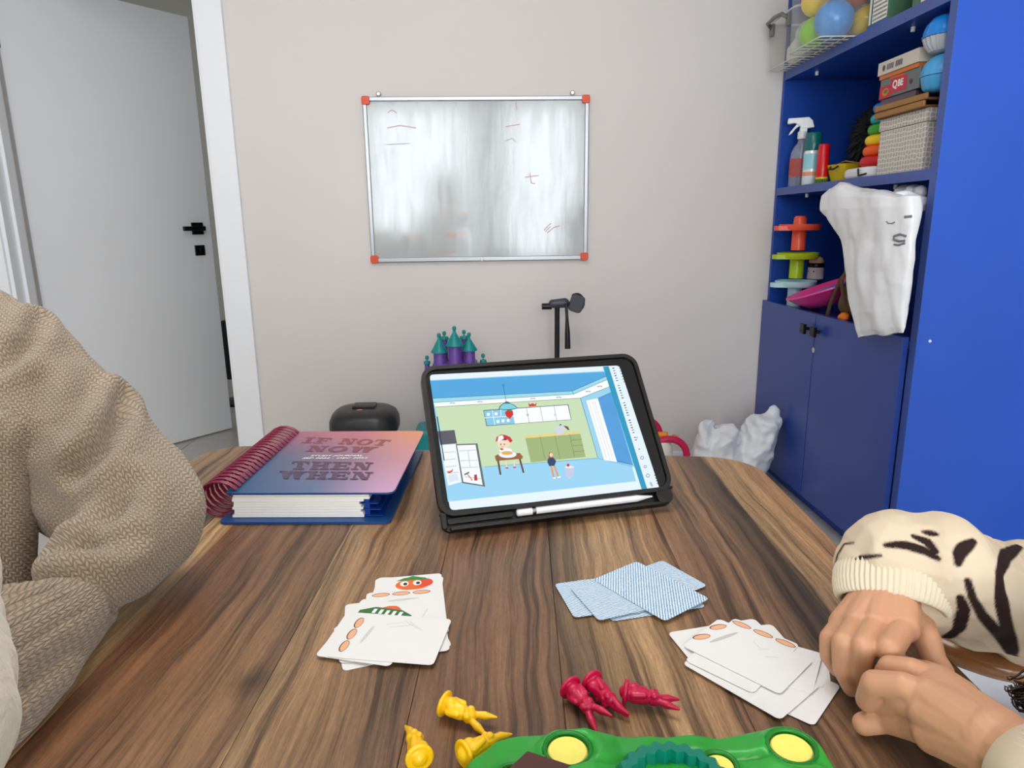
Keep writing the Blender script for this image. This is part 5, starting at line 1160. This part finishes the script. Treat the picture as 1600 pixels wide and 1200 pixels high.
def spl0(pts, n=8):
    out = []; P = [Vector(p) for p in pts]
    for i in range(len(P)-1):
        p0 = P[max(i-1, 0)]; p1 = P[i]; p2 = P[i+1]; p3 = P[min(i+2, len(P)-1)]
        for k in range(n): t = k/n; out.append(.5*((2*p1)+(-p0+p2)*t+(2*p0-5*p1+4*p2-p3)*t*t+(-p0+3*p1-3*p2+p3)*t*t*t))
    return out+[P[-1]]
# ---------------- child on the right
child = thing('person', 'child in a cream top with dark brown stripes, hands clasped on the table', 'person', (.70, .56, .0))
def hand(W, fingers, palm_r, extra=(), voxel=.0011):
    g = G(); W = Vector(W); mc = [f[0][0] for f in fingers]
    for (m, r), _ in [((f[0][0], f[0][1]), 0) for f in fingers[:4]]: g.cap(W, palm_r*1.15, m, r*1.25, 14)
    for a, b in zip(fingers[:3], fingers[1:4]): g.cap(a[0][0], a[0][1]*1.12, b[0][0], b[0][1]*1.12, 12); mid = (Vector(a[0][0])+Vector(b[0][0]))/2; g.cap(W, palm_r*1.05, mid, a[0][1]*1.12, 12)
    for f in fingers:
        for (p, r), (p2, r2) in zip(f[:-1], f[1:]): g.cap(p, r, p2, r2, 14)
    for a in extra: g.cap(*a, 14)
    return remesh(g, 'hand', voxel, 3)
def J(px, py, z, r): return (PZ(px, py, z), r)
WA = PZ(1391, 922, .803)
hA = hand(WA, [
    [J(1316, 974, .792, .0078), J(1297, 998, .789, .0074), J(1296, 1024, .774, .0068), J(1308, 1044, .7605, .0062)],
    [J(1339, 974, .798, .0082), J(1318, 1003, .797, .0080), J(1318, 1045, .778, .0074), J(1331, 1074, .7610, .0066)],
    [J(1369, 976, .801, .0085), J(1349, 1010, .800, .0084), J(1345, 1046, .782, .0078), J(1350, 1072, .7640, .0070)],
    [J(1412, 980, .801, .0088), J(1389, 1014, .803, .0088), J(1397, 1032, .787, .0078), J(1412, 1040, .773, .0070)],
    [J(1430, 968, .790, .0120), J(1448, 1000, .786, .0098), J(1458, 1028, .778, .0084), J(1474, 1048, .772, .0070)],
], .0190, [(PZ(1391, 922, .803), .0185, PZ(1402, 870, .812), .0200), (PZ(1400, 945, .795), .018, PZ(1432, 985, .787), .012)])
WB_ = PZ(1556, 1164, .800)
hB = hand(WB_, [
    [J(1462, 1066, .800, .0088), J(1424, 1048, .803, .0082), J(1392, 1043, .799, .0078), J(1381, 1056, .785, .0070)],
    [J(1450, 1090, .802, .0092), J(1411, 1072, .803, .0086), J(1367, 1068, .796, .0084), J(1356, 1094, .778, .0076)],
    [J(1448, 1112, .796, .0090), J(1410, 1096, .792, .0082), J(1382, 1100, .780, .0074), J(1396, 1106, .768, .0068)],
    [J(1462, 1144, .786, .0108), J(1424, 1133, .775, .0094), J(1384, 1124, .766, .0086), J(1350, 1131, .7600, .0074)],
    [J(1500, 1090, .790, .0120), J(1470, 1062, .785, .0095), J(1445, 1050, .780, .0080), J(1428, 1046, .775, .0072)],
], .0185, [(WB_, .019, PZ(1610, 1200, .803), .021), (PZ(1520, 1150, .785), .018, PZ(1465, 1132, .778), .012)])
# body: torso, legs, head, upper arms, one surface; the hands join inside the sleeves
g = G(); TC = Vector((.70, .58, .0))
g.cap((.72, .60, .52), .115, (.70, .57, .78), .105); g.cap((.70, .66, .88), .055, (.70, .48, .88), .055); g.cap((.70, .57, .78), .10, (.69, .57, .88), .075)
for k in (-1, 1):
    g.cap((.72, .60+k*.07, .52), .075, (.44, .62+k*.09, .53), .058); g.cap((.44, .62+k*.09, .53), .055, (.46, .64+k*.09, .10), .038); g.cap((.46, .64+k*.09, .055), .034, (.36, .64+k*.10, .035), .028)
qh = head_caps(g, (.66, .57, 1.10), -1, -.25, .92)
E1 = PY(1700, 930, .60); E2 = PZ(1720, 1240, .80)
g.cap((.70, .66, .87), .045, E1, .035); g.cap(E1, .034, PZ(1420, 885, .812), .022); g.cap((.70, .47, .86), .045, (.56, .34, .80), .036); g.cap((.56, .34, .80), .034, PZ(1640, 1215, .803), .022)
bd = remesh(g, 'body', .006, 3)
# merge into one mesh
bm = bmesh.new()
for m_ in (bd, hA, hB): bm.from_mesh(m_)
bmesh.ops.recalc_face_normals(bm, faces=bm.faces); body = bpy.data.meshes.new('body'); bm.to_mesh(body); bm.free()
body.materials.append(SK); body.polygons.foreach_set('use_smooth', [True]*len(body.polygons)); link('body', body, child, True)
eyes(child, qh, .92)
HAIR = mat('dark_brown_hair', (38, 22, 16), .45)
def hair(parent, q, s, length, seed, n=260, lock=None):
    g = G(); rg = random.Random(seed); c = q(-.012, 0, .03)
    g.sphere(q(-.018, 0, .034), .094*s, 24, 16)
    for i in range(n):
        a = rg.uniform(.9, 2*PI-.9); el = rg.uniform(0, 1.1); d = (q(math.cos(a), math.sin(a), 0)-q(0, 0, 0)).normalized()
        p0 = c+d*.085*s*math.cos(el)+Vector((0, 0, .09*s*math.sin(el))); p1 = c+d*.100*s+Vector((0, 0, -.03*s)); p2 = c+d*(.098+rg.uniform(-.01, .012))*s+Vector((0, 0, -length*rg.uniform(.8, 1.05))); p3 = p2+Vector((rg.uniform(-.01, .01), rg.uniform(-.01, .01), -.02))
        g.tube([p0, p1, p2, p3], [.010, .010, .007, .001], 5)
    return g.build('hair', HAIR, parent, smooth=180, world=True)
hair(child, qh, .92, .16, 3)
# a long lock falling to the table edge
tip = PZ(1585, 1078, .765); g = G(); rg = random.Random(9)
for i in range(80):
    o = Vector((rg.gauss(0, .0035), rg.gauss(0, .004), rg.gauss(0, .004))); p = [Vector((.68, .50, 1.06)), Vector((.64, .47, .93)), Vector((.54, .45, .82)), PZ(1640, 1074, .775), tip]
    w_ = rg.uniform(0, 6.28); c_ = spl0([p[0]+o*2.5, p[1]+o*3, p[2]+o*2.6, p[3]+o*1.5, p[4]+o*.9+Vector((rg.uniform(-.002, .006), 0, 0))], 5); m_ = len(c_)-1
    g.tube([q_+Vector((math.sin(k_*.55+w_), math.cos(k_*.4+w_), math.sin(k_*.7+w_*2)))*.0018*min(1, (m_-k_)/8) for k_, q_ in enumerate(c_)], [.0018*(1-.8*k_/m_) for k_ in range(m_+1)], 4)
g.build('hair_lock', HAIR, child, smooth=180, world=True)
# striped top: sleeves, torso
CR = (206, 188, 164)
STR = (44, 30, 28)
def sleeve_mat():
    m = bpy.data.materials.new('striped_jersey'); m.use_nodes = True; nt = m.node_tree; b = nt.nodes['Principled BSDF']; a = nt.nodes.new('ShaderNodeAttribute'); a.attribute_name = 'Col'
    nt.links.new(a.outputs['Color'], b.inputs['Base Color']); b.inputs['Roughness'].default_value = .95; b.inputs['Specular IOR Level'].default_value = .15
    tc = nt.nodes.new('ShaderNodeTexCoord'); t = nt.nodes.new('ShaderNodeTexNoise'); t.inputs['Scale'].default_value = 700; nt.links.new(tc.outputs['Object'], t.inputs[0]); bp = nt.nodes.new('ShaderNodeBump'); bp.inputs['Strength'].default_value = .15; bp.inputs['Distance'].default_value = .0006
    nt.links.new(t.outputs['Fac'], bp.inputs['Height']); nt.links.new(bp.outputs[0], b.inputs['Normal']); return m
SLM = sleeve_mat()
g = G()
g.cap(PZ(1352, 892, .812), .026, PZ(1400, 876, .820), .040); g.cap(PZ(1400, 876, .820), .040, PZ(1462, 895, .815), .044); g.cap(PZ(1340, 900, .805), .020, PZ(1452, 935, .800), .028)
g.cap(PZ(1462, 895, .815), .043, PY(1530, 928, .485), .046); g.cap(PY(1530, 928, .485), .046, PY(1600, 942, .52), .051); g.cap(PY(1600, 942, .52), .051, PY(1700, 950, .60), .052); g.cap(PY(1700, 950, .60), .052, (.70, .66, .88), .062)
slA = remesh(g, 'sleeve', .0015, 14); c, n = getco(slA)
ctrl = [PZ(1352, 892, .812), PZ(1462, 895, .815), PY(1600, 945, .52), PY(1700, 950, .60), Vector((.70, .66, .88))]
dd, ss, fr_ = seg_dist(c, ctrl)
f1_ = np.sin(ss*105+nz(c, 9, 3)*5)*.0022*np.clip((ss-.02)/.05, 0, 1); f2_ = nz(c, 22, 7)*.003+(ridge(c*np.array([1, 1, .5]), 14, 5)-.7)*.0045
c = c+n*(f1_+f2_)[:, None]; setco(slA, c)
cols = np.tile(np.array(RGB(*CR)[:3]), (len(c), 1))
tmp = bpy.data.objects.new('tmp', slA); COL.objects.link(tmp); bpy.context.view_layer.update()
for pts, w in (([(1384, 852), (1400, 851), (1417, 852), (1443, 860), (1466, 873)], .0026), ([(1427, 838), (1449, 847), (1463, 862)], .0026), ([(1443, 831), (1464, 835)], .002),
               ([(1521, 846), (1505, 857), (1499, 866), (1497, 880)], .0036), ([(1592, 853), (1571, 868), (1564, 890), (1563, 925), (1570, 965), (1584, 1024)], .0042), ([(1512, 908), (1520, 935), (1535, 962), (1557, 987), (1578, 1022)], .0032),
               ([(1501, 935), (1506, 953), (1498, 982), (1478, 997)], .0040), ([(1314, 935), (1317, 905), (1327, 884), (1345, 871), (1376, 868)], .0016), ([(1304, 884), (1309, 866), (1319, 850), (1334, 848)], .0010)):
    P3 = []
    for a, b in zip(pts[:-1], pts[1:]):
        for t in np.linspace(0, 1, 6):
            h, _ = on_surface(tmp, a[0]*(1-t)+b[0]*t, a[1]*(1-t)+b[1]*t)
            if h is not None: P3.append(np.array(h))
    if len(P3) > 2:
        d, s_, _ = seg_dist(c, P3); L_ = s_.max(); ww = 1.35*w*(.55+.45*np.sin(np.clip(s_/max(L_, 1e-6), 0, 1)*PI))
        k = np.clip((ww-d)/.0012+.5, 0, 1)[:, None]; cols = cols*(1-k)+np.array(RGB(*STR)[:3])*k
# the unseen side carries the same kind of stripes
k = ((np.sin(ss*60+nz(c, 8, 1)*6) > .72) & (ss > .30))[:, None]; cols = np.where(k, np.array(RGB(*STR)[:3]), cols)
bpy.data.objects.remove(tmp); set_vcol(slA, cols); slA.materials.append(SLM); link('sleeve', slA, child, True)
g = G(); g.cap(PZ(1655, 1236, .802), .033, (.56, .34, .80), .045); g.cap((.56, .34, .80), .046, (.70, .47, .87), .06)
slB = remesh(g, 'sleeve', .004, 4); c, n = getco(slB); c = c+n*((nz(c, 20, 4)*.004))[:, None]; setco(slB, c); cols = np.tile(np.array(RGB(*CR)[:3]), (len(c), 1)); _, ss, _ = seg_dist(c, [PZ(1600, 1200, .80), Vector((.56, .34, .8)), Vector((.7, .47, .87))])
k = ((np.sin(ss*60+nz(c, 8, 1)*6) > .72) & (ss > .08))[:, None]; cols = np.where(k, np.array(RGB(*STR)[:3]), cols); set_vcol(slB, cols); slB.materials.append(SLM); link('sleeve', slB, child, True)
g = G(); g.cap((.72, .60, .50), .130, (.70, .57, .78), .118); g.cap((.70, .67, .88), .064, (.70, .47, .88), .064); g.cap((.70, .57, .80), .11, (.69, .57, .90), .07)
tp = remesh(g, 'top', .007, 4); c, n = getco(tp); cols = np.tile(np.array(RGB(*CR)[:3]), (len(c), 1)); k = (np.sin(c[:, 2]*70+nz(c, 7, 2)*6) > .7)[:, None]; cols = np.where(k, np.array(RGB(*STR)[:3]), cols); set_vcol(tp, cols); tp.materials.append(SLM); link('top', tp, child, True)
g = G()
for k in (-1, 1): g.cap((.72, .60+k*.07, .52), .085, (.44, .62+k*.09, .53), .067); g.cap((.44, .62+k*.09, .53), .064, (.46, .64+k*.09, .12), .050)
tr_ = remesh(g, 'trousers', .007, 4); tr_.materials.append(mat('pale_grey_trousers', (206, 210, 218), .9)); link('trousers', tr_, child, True)
# ribbed cuffs
CUF = mat('ribbed_cuff', (212, 198, 174), .85, sheen=.2)
def cuff(c0, c1, rx0, rx1, rz0, rz1, up=Vector((0, 0, 1)), nr=64, amp=.022, lean=0):
    c0 = Vector(c0); c1 = Vector(c1); ax = (c1-c0).normalized(); s_ = ax.cross(up).normalized(); u_ = s_.cross(ax).normalized(); g = G(); n = nr*6
    prof = [(0, .0, .86), (0, .0, 1.0), (.25, .0, 1.05), (.6, 0, 1.06), (.9, 0, 1.03), (1.0, 0, 1.0), (1.03, 0, .95), (1.0, 0, .90), (.6, 0, .90), (0, 0, .86)]; vs = []; fs = []
    for t, _, k in prof:
        c = c0+(c1-c0)*t; rx = (rx0+(rx1-rx0)*t)*k; rz = (rz0+(rz1-rz0)*t)*k
        for i in range(n):
            a = 2*PI*i/n; q = 1+amp*math.cos(nr*a)*(1 if k >= .95 else 0); vs.append(c+s_*rx*q*math.cos(a)+u_*rz*q*math.sin(a))
    m = len(prof)
    for j in range(m-1):
        for i in range(n): fs.append((j*n+i, j*n+(i+1) % n, (j+1)*n+(i+1) % n, (j+1)*n+i))
    g.add(vs, fs); return g.build('cuff', CUF, child, smooth=180, world=True)
ca = PZ(1399, 905, .812); cb_ = PZ(1392, 948, .797)
cuff(ca+Vector((0, .004, .002)), cb_, .0395, .0375, .0265, .0255)
cuff(PZ(1675, 1240, .802), PZ(1618, 1208, .800), .034, .031, .033, .030)

# chair with a bent wooden rail
ch = thing('chair', 'chair with a curved brown wooden rail beside the table, under the striped sleeve', 'chair', (.72, .58, 0))
WR = mat('varnished_brown_wood', (136, 88, 48), .25, coat=.3, var=(14, .15)); ra = PZ(1462, 1004, .70); rb = PZ(1600, 1049, .70)
pts = [ra+(ra-rb)*.5+Vector((.0, .05, 0)), ra, (ra+rb)/2+Vector((-.004, -.006, 0)), rb, rb+(rb-ra)*.6+Vector((.03, .01, 0)), rb+(rb-ra)*1.2+Vector((.09, .05, 0))]
def spl(pts, n=8):
    out = []; P = [Vector(p) for p in pts]
    for i in range(len(P)-1):
        p0 = P[max(i-1, 0)]; p1 = P[i]; p2 = P[i+1]; p3 = P[min(i+2, len(P)-1)]
        for k in range(n): t = k/n; out.append(.5*((2*p1)+(-p0+p2)*t+(2*p0-5*p1+4*p2-p3)*t*t+(-p0+3*p1-3*p2+p3)*t*t*t))
    return out+[P[-1]]
sp_ = spl(pts); G().tube(sp_, .0115, 12).build('top_rail', WR, ch, smooth=180, world=True)
for i in (2, 34): p = sp_[i]; G().tube([p, Vector((p.x+.06, p.y+.02, .46))], .010, 10).build('post', WR, ch, smooth=40, world=True)
G(Matrix.Translation((.66, .58, .40))).lathe([(.18, 0), (.195, .01), (.195, .03), (.18, .045)], 40).build('seat', mat('white_seat_pad', (214, 218, 224), .5), ch, smooth=40, world=True)
for x, y in ((.54, .46), (.54, .70), (.80, .46), (.80, .70)): G().tube([(x, y, .40), (x+(x-.67)*.25, y+(y-.58)*.25, .008)], [.016, .011], 10).build('leg', WR, ch, smooth=40, world=True)

# ---------------- adult in the beige sweater
ad = thing('person', 'adult in a chunky beige knitted sweater leaning an elbow on the table', 'person', (-.62, .68, 0))
def knit(name, rgb, cols_, rows_):
    m = bpy.data.materials.new(name); m.use_nodes = True; nt = m.node_tree; N = nt.nodes; L = nt.links; b = N['Principled BSDF']; b.inputs['Roughness'].default_value = .95; b.inputs['Sheen Weight'].default_value = .35
    def mt(op, a, b_=None):
        n = N.new('ShaderNodeMath'); n.operation = op
        for i, v in enumerate((a, b_)):
            if v is None: continue
            if isinstance(v, (int, float)): n.inputs[i].default_value = v
            else: L.new(v, n.inputs[i])
        return n.outputs[0]
    uv = N.new('ShaderNodeUVMap'); s_ = N.new('ShaderNodeSeparateXYZ'); L.new(uv.outputs[0], s_.inputs[0]); tc = N.new('ShaderNodeTexCoord')
    cf = mt('FRACT', mt('MULTIPLY', s_.outputs[1], cols_)); ab = mt('ABSOLUTE', mt('SUBTRACT', cf, .5))        # wales round the arm
    row = mt('ADD', mt('MULTIPLY', s_.outputs[0], rows_), mt('MULTIPLY', ab, 1.3)); rh = mt('ABSOLUTE', mt('SINE', mt('MULTIPLY', row, PI)))
    wh = mt('SINE', mt('MULTIPLY', mt('FRACT', mt('MULTIPLY', cf, 2)), PI)); h = mt('MULTIPLY', mt('POWER', rh, .6), mt('POWER', mt('MAXIMUM', wh, 0.0), .5))
    n1 = N.new('ShaderNodeTexNoise'); n1.inputs['Scale'].default_value = 500; n1.inputs['Detail'].default_value = 3; L.new(tc.outputs['Object'], n1.inputs[0]); n2 = N.new('ShaderNodeTexNoise'); n2.inputs['Scale'].default_value = 9; L.new(tc.outputs['Object'], n2.inputs[0])
    bp = N.new('ShaderNodeBump'); bp.inputs['Strength'].default_value = .9; bp.inputs['Distance'].default_value = .0016; L.new(mt('ADD', h, mt('MULTIPLY', n1.outputs['Fac'], .5)), bp.inputs['Height']); L.new(bp.outputs[0], b.inputs['Normal'])
    c = N.new('ShaderNodeValToRGB'); r, g_, bl = rgb; c.color_ramp.elements[0].color = RGB(r*.72, g_*.70, bl*.66); c.color_ramp.elements[1].color = RGB(min(r*1.1, 255), min(g_*1.1, 255), min(bl*1.1, 255)); c.color_ramp.elements[0].position = .15; c.color_ramp.elements[1].position = 1.0
    L.new(mt('ADD', mt('MULTIPLY', h, .55), mt('ADD', mt('MULTIPLY', n1.outputs['Fac'], .45), mt('MULTIPLY', mt('SUBTRACT', n2.outputs['Fac'], .5), .3))), c.inputs[0]); L.new(c.outputs[0], b.inputs['Base Color']); return m
KN_ = knit('beige_knit', (176, 155, 130), 185, 260)
def tube_uv(me, ctrl, kdir=(.6, -.2, -.75)):
    c, n = getco(me); d, s_, fr = seg_dist(c, ctrl); nn = np.array([-.42, .86, -.28]); nn /= np.linalg.norm(nn); ax = np.array(kdir, float); ax -= nn*(ax@nn); ax /= np.linalg.norm(ax); b = np.cross(nn, ax); ang = c@b; set_uv(me, c@ax, ang); return c, n, d, s_, ang
# upper arm with shoulder, elbow, forearm
SH = PY(-60, 540, .70); U1 = PY(5, 562, .70); U2 = PY(58, 640, .68); U3 = PY(112, 705, .66); U4 = PY(182, 768, .625); EL = PZ(222, 812, .820); W1 = PZ(138, 908, .797)
g = G(); g.cap((-.84, .66, .96), .115, (-.70, .68, .965), .088); g.cap((-.70, .68, .965), .088, SH, .070); g.cap(SH, .070, U1, .064); g.cap(U1, .064, U2, .073); g.cap(U2, .073, U3, .074); g.cap(U3, .074, U4, .062); g.cap(U4, .062, EL, .0555); g.cap(EL, .0555, PZ(180, 865, .806), .045); g.cap(PZ(180, 865, .806), .045, W1, .036)
g.cap((-.84, .66, .97), .115, (-.78, .66, .60), .155)
swm = remesh(g, 'sweater', .0055, 5); ctrl = [Vector((-.66, .68, .96)), SH, U1, U2, U3, U4, EL, W1]
c, n, d, s_, ang = tube_uv(swm, ctrl)
# folds: creases running down from the shoulder and round the elbow crook
def crease(c, n, pts, w, depth):
    d, s_, _ = seg_dist(c, pts); L_ = s_.max(); return -depth*np.exp(-(d/w)**2)*np.sin(np.clip(s_/L_, .05, .95)*PI)**.5+depth*.45*np.exp(-((d-w*2.2)/(w*1.2))**2)
tmp = bpy.data.objects.new('tmp', swm); COL.objects.link(tmp); bpy.context.view_layer.update(); disp = (ridge(c, 7, 2)-.7)*.010+nz(c, 12, 5)*.004
for pts, w, dp in (([(190, 618), (186, 650), (166, 690), (135, 722), (100, 752)], .008, .016), ([(66, 490), (50, 530), (20, 565), (-5, 585)], .007, .010), ([(205, 760), (190, 790), (160, 815), (125, 835)], .010, .012), ([(95, 855), (130, 850), (175, 848), (210, 838)], .008, .013), ([(150, 600), (120, 640), (95, 690)], .010, .007), ([(60, 600), (70, 660), (55, 710)], .010, .008)):
    P3 = []
    for a, b in zip(pts[:-1], pts[1:]):
        for t in (0, .5):
            h, _ = on_surface(tmp, a[0]*(1-t)+b[0]*t, a[1]*(1-t)+b[1]*t)
            if h is not None: P3.append(np.array(h))
    if len(P3) > 1: disp = disp+crease(c, n, P3, w, dp)
bpy.data.objects.remove(tmp)
c = c+n*disp[:, None]; k = (c[:, 0] > -.49); c[k, 2] = np.maximum(c[k, 2], .7515); setco(swm, c)
swm.materials.append(KN_); link('sweater', swm, ad, True)
# ribbed cuff part of the sleeve, nearest the viewer
g = G(); A_ = PZ(108, 955, .788); B_ = PZ(38, 996, .792); C_ = PZ(-60, 1060, .80)
g.cap(PZ(160, 960, .768), .012, A_, .030); g.cap(PZ(158, 960, .768), .012, PZ(70, 1045, .775), .022); g.cap(A_, .030, B_, .040); g.cap(B_, .040, C_, .040); g.cap(PZ(70, 1045, .775), .022, PZ(-20, 1130, .775), .024)
cfm = remesh(g, 'ribbed_sleeve_end', .0022, 5); c, n, d, s_, ang = tube_uv(cfm, [A_, B_, C_], (-.6, -.6, 0))
ax = np.array((C_-A_).normalized()); side = np.cross(ax, [0, 0, 1.0]); side /= np.linalg.norm(side); v = (c-np.array(A_))@side+.35*((c-np.array(A_))@np.array([0, 0, 1.0])); al = (c-np.array(A_))@ax
rib = np.abs(np.sin(v*PI/.0125))**.5; fade = np.clip((al-.006)/.02, 0, 1)
c = c+n*((rib-.8)*.0032*fade+nz(c, 25, 3)*.002)[:, None]; c[:, 2] = np.maximum(c[:, 2], .7512); setco(cfm, c); cfm.materials.append(KN_); link('sleeve_end', cfm, ad, True)
# sweater front edge hanging beside the arm
g = G(); g.cap(PY(2, 690, .60), .030, PY(-8, 980, .56), .030); g.cap(PY(14, 760, .60), .016, PY(16, 960, .56), .016); g.cap(PY(-90, 690, .64), .05, PY(-100, 1000, .60), .05); g.cap((-.80, .56, .94), .07, PY(-90, 690, .64), .05)
fm = remesh(g, 'sweater_front', .004, 4); c, n, d, s_, ang = tube_uv(fm, [PY(2, 690, .60), PY(-8, 980, .56)]); c = c+n*((np.abs(np.sin(c[:, 0]*PI/.011))-.6)*.002)[:, None]; setco(fm, c); fm.materials.append(KN_); link('sweater_front', fm, ad, True)
g = G(); qa = head_caps(g, (-.96, .64, 1.22), 1, -.25, 1.05); g.cap((-.84, .66, .98), .085, (-.78, .66, .60), .12); g.cap((-.90, .65, 1.06), .05, (-.84, .66, .96), .08); g.cap((-.84, .66, .98), .08, (-.70, .68, .97), .05); g.cap((-.84, .66, .98), .08, (-.84, .52, .97), .06)
g.cap((-.68, .68, .97), .05, SH, .042); g.cap(SH, .042, U2, .04); g.cap(U2, .04, U4, .035); g.cap(U4, .035, EL, .030); g.cap(EL, .030, W1, .022); g.cap(W1, .020, B_, .022); g.cap(B_, .022, C_, .022)
for k in (-1, 1): g.cap((-.76, .66+k*.09, .52), .09, (-.52, .64+k*.10, .50), .07); g.cap((-.52, .64+k*.10, .50), .068, (-.56, .64+k*.10, .10), .045); g.cap((-.56, .64+k*.1, .05), .04, (-.44, .64+k*.11, .035), .03)
# left hand closed, beyond the frame
hc = C_+(C_-B_).normalized()*.05; g.cap(C_, .022, hc, .024)
for i in range(4): f0 = hc+Vector((0, 0, .018-.012*i)); dr_ = (C_-B_).normalized(); g.cap(f0, .0085, f0+dr_*.035, .008); g.cap(f0+dr_*.035, .008, f0+dr_*.045+Vector((.02, 0, -.008)), .0075)
g.cap(hc+Vector((.0, 0, .015)), .010, hc+Vector((.03, .0, .02)), .008)
am = remesh(g, 'body', .005, 3); am.materials.append(SKA); link('body', am, ad, True); eyes(ad, qa, 1.05); hair(ad, qa, 1.05, .22, 5)
g = G()
for k in (-1, 1): g.cap((-.76, .66+k*.09, .52), .10, (-.52, .64+k*.10, .50), .08); g.cap((-.52, .64+k*.10, .50), .078, (-.56, .64+k*.10, .10), .060)
tm_ = remesh(g, 'trousers', .007, 4); tm_.materials.append(mat('dark_jeans', (50, 60, 80), .9)); link('trousers', tm_, ad, True)
st = thing('stool', 'plain stool under the adult in the beige sweater', 'stool', (-.76, .66, 0))
G(Matrix.Translation((-.78, .66, .375))).lathe([(.15, 0), (.16, .008), (.155, .03)], 32).build('seat', WR, st, smooth=40, world=True)
for x, y in ((-.86, .56), (-.86, .76), (-.66, .56), (-.66, .76)): G().tube([(x, y, .375), (x, y, .005)], .013, 10).build('leg', WR, st, smooth=40, world=True)

# ---------------- the person holding the camera
ph = thing('person', 'person in a fluffy cream pullover, sleeve just showing at the left edge', 'person', (-.36, -.45, 0))
CF = mat('fluffy_cream', (208, 194, 174), .95, bump=(220, .5, .003), sheen=.5)
g = G(); g.cap((-.34, -.45, 1.12), .12, (-.36, -.45, .62), .16); g.cap((-.48, -.43, 1.14), .065, (-.20, -.43, 1.14), .065)
PA = PY(-215, 1180, .17); PB = PY(-150, 950, .30); PC_ = PY(-150, 720, .36); g.cap((-.50, -.42, 1.12), .062, (-.56, -.10, .88), .055); g.cap((-.56, -.10, .88), .055, PA+Vector((-.05, -.06, -.02)), .040); g.cap(PA+Vector((-.05, -.06, -.02)), .040, PA, .036); g.cap(PA, .036, PB, .0375); g.cap(PB, .0375, PC_, .034)
pm = remesh(g, 'pullover', .005, 4); c, n = getco(pm); c = c+n*(nz(c, 30, 3)*.003+nz(c, 90, 5)*.0015)[:, None]; setco(pm, c); pm.materials.append(CF); link('pullover', pm, ph, True)
g = G(); qp = head_caps(g, (-.33, -.42, 1.42), .15, 1, 1.05); g.cap((-.34, -.45, 1.10), .08, (-.36, -.45, .62), .13); g.cap((-.34, -.44, 1.18), .06, (-.33, -.43, 1.26), .05)
for k in (-1, 1): g.cap((-.36+k*.1, -.45, .52), .09, (-.34+k*.12, -.12, .50), .07); g.cap((-.34+k*.12, -.12, .50), .066, (-.34+k*.12, -.16, .08), .045); g.cap((-.34+k*.12, -.16, .05), .04, (-.34+k*.12, -.04, .035), .03)
hd = (PC_-PB).normalized(); pw_ = PC_+hd*.035; sd_ = hd.cross(Vector((0, 1, 0))).normalized(); g.cap(PB, .022, pw_, .021); pk_ = pw_+hd*.055; g.cap(pw_, .020, pk_+sd_*.018, .014); g.cap(pw_, .020, pk_-sd_*.018, .014); g.cap(pw_, .020, pk_, .015)
for i, ln in enumerate((.028, .033, .031, .024)):
    f0 = pk_+sd_*(.024-.016*i); f1 = f0+hd*ln; f2 = f1+hd*ln*.45+Vector((.012, -.016, 0)); f3 = f2+Vector((.008, -.020, 0)); g.cap(f0, .0092, f1, .0086); g.cap(f1, .0086, f2, .0078); g.cap(f2, .0078, f3, .0068)
g.cap(pw_, .014, pw_+hd*.03+Vector((.022, -.022, 0)), .0105); g.cap(pw_+hd*.03+Vector((.022, -.022, 0)), .0105, pw_+hd*.058+Vector((.030, -.030, 0)), .008)
pbm = remesh(g, 'body', .0038, 3); pbm.materials.append(SKA); link('body', pbm, ph, True); eyes(ph, qp, 1.05); hair(ph, qp, 1.05, .20, 8)
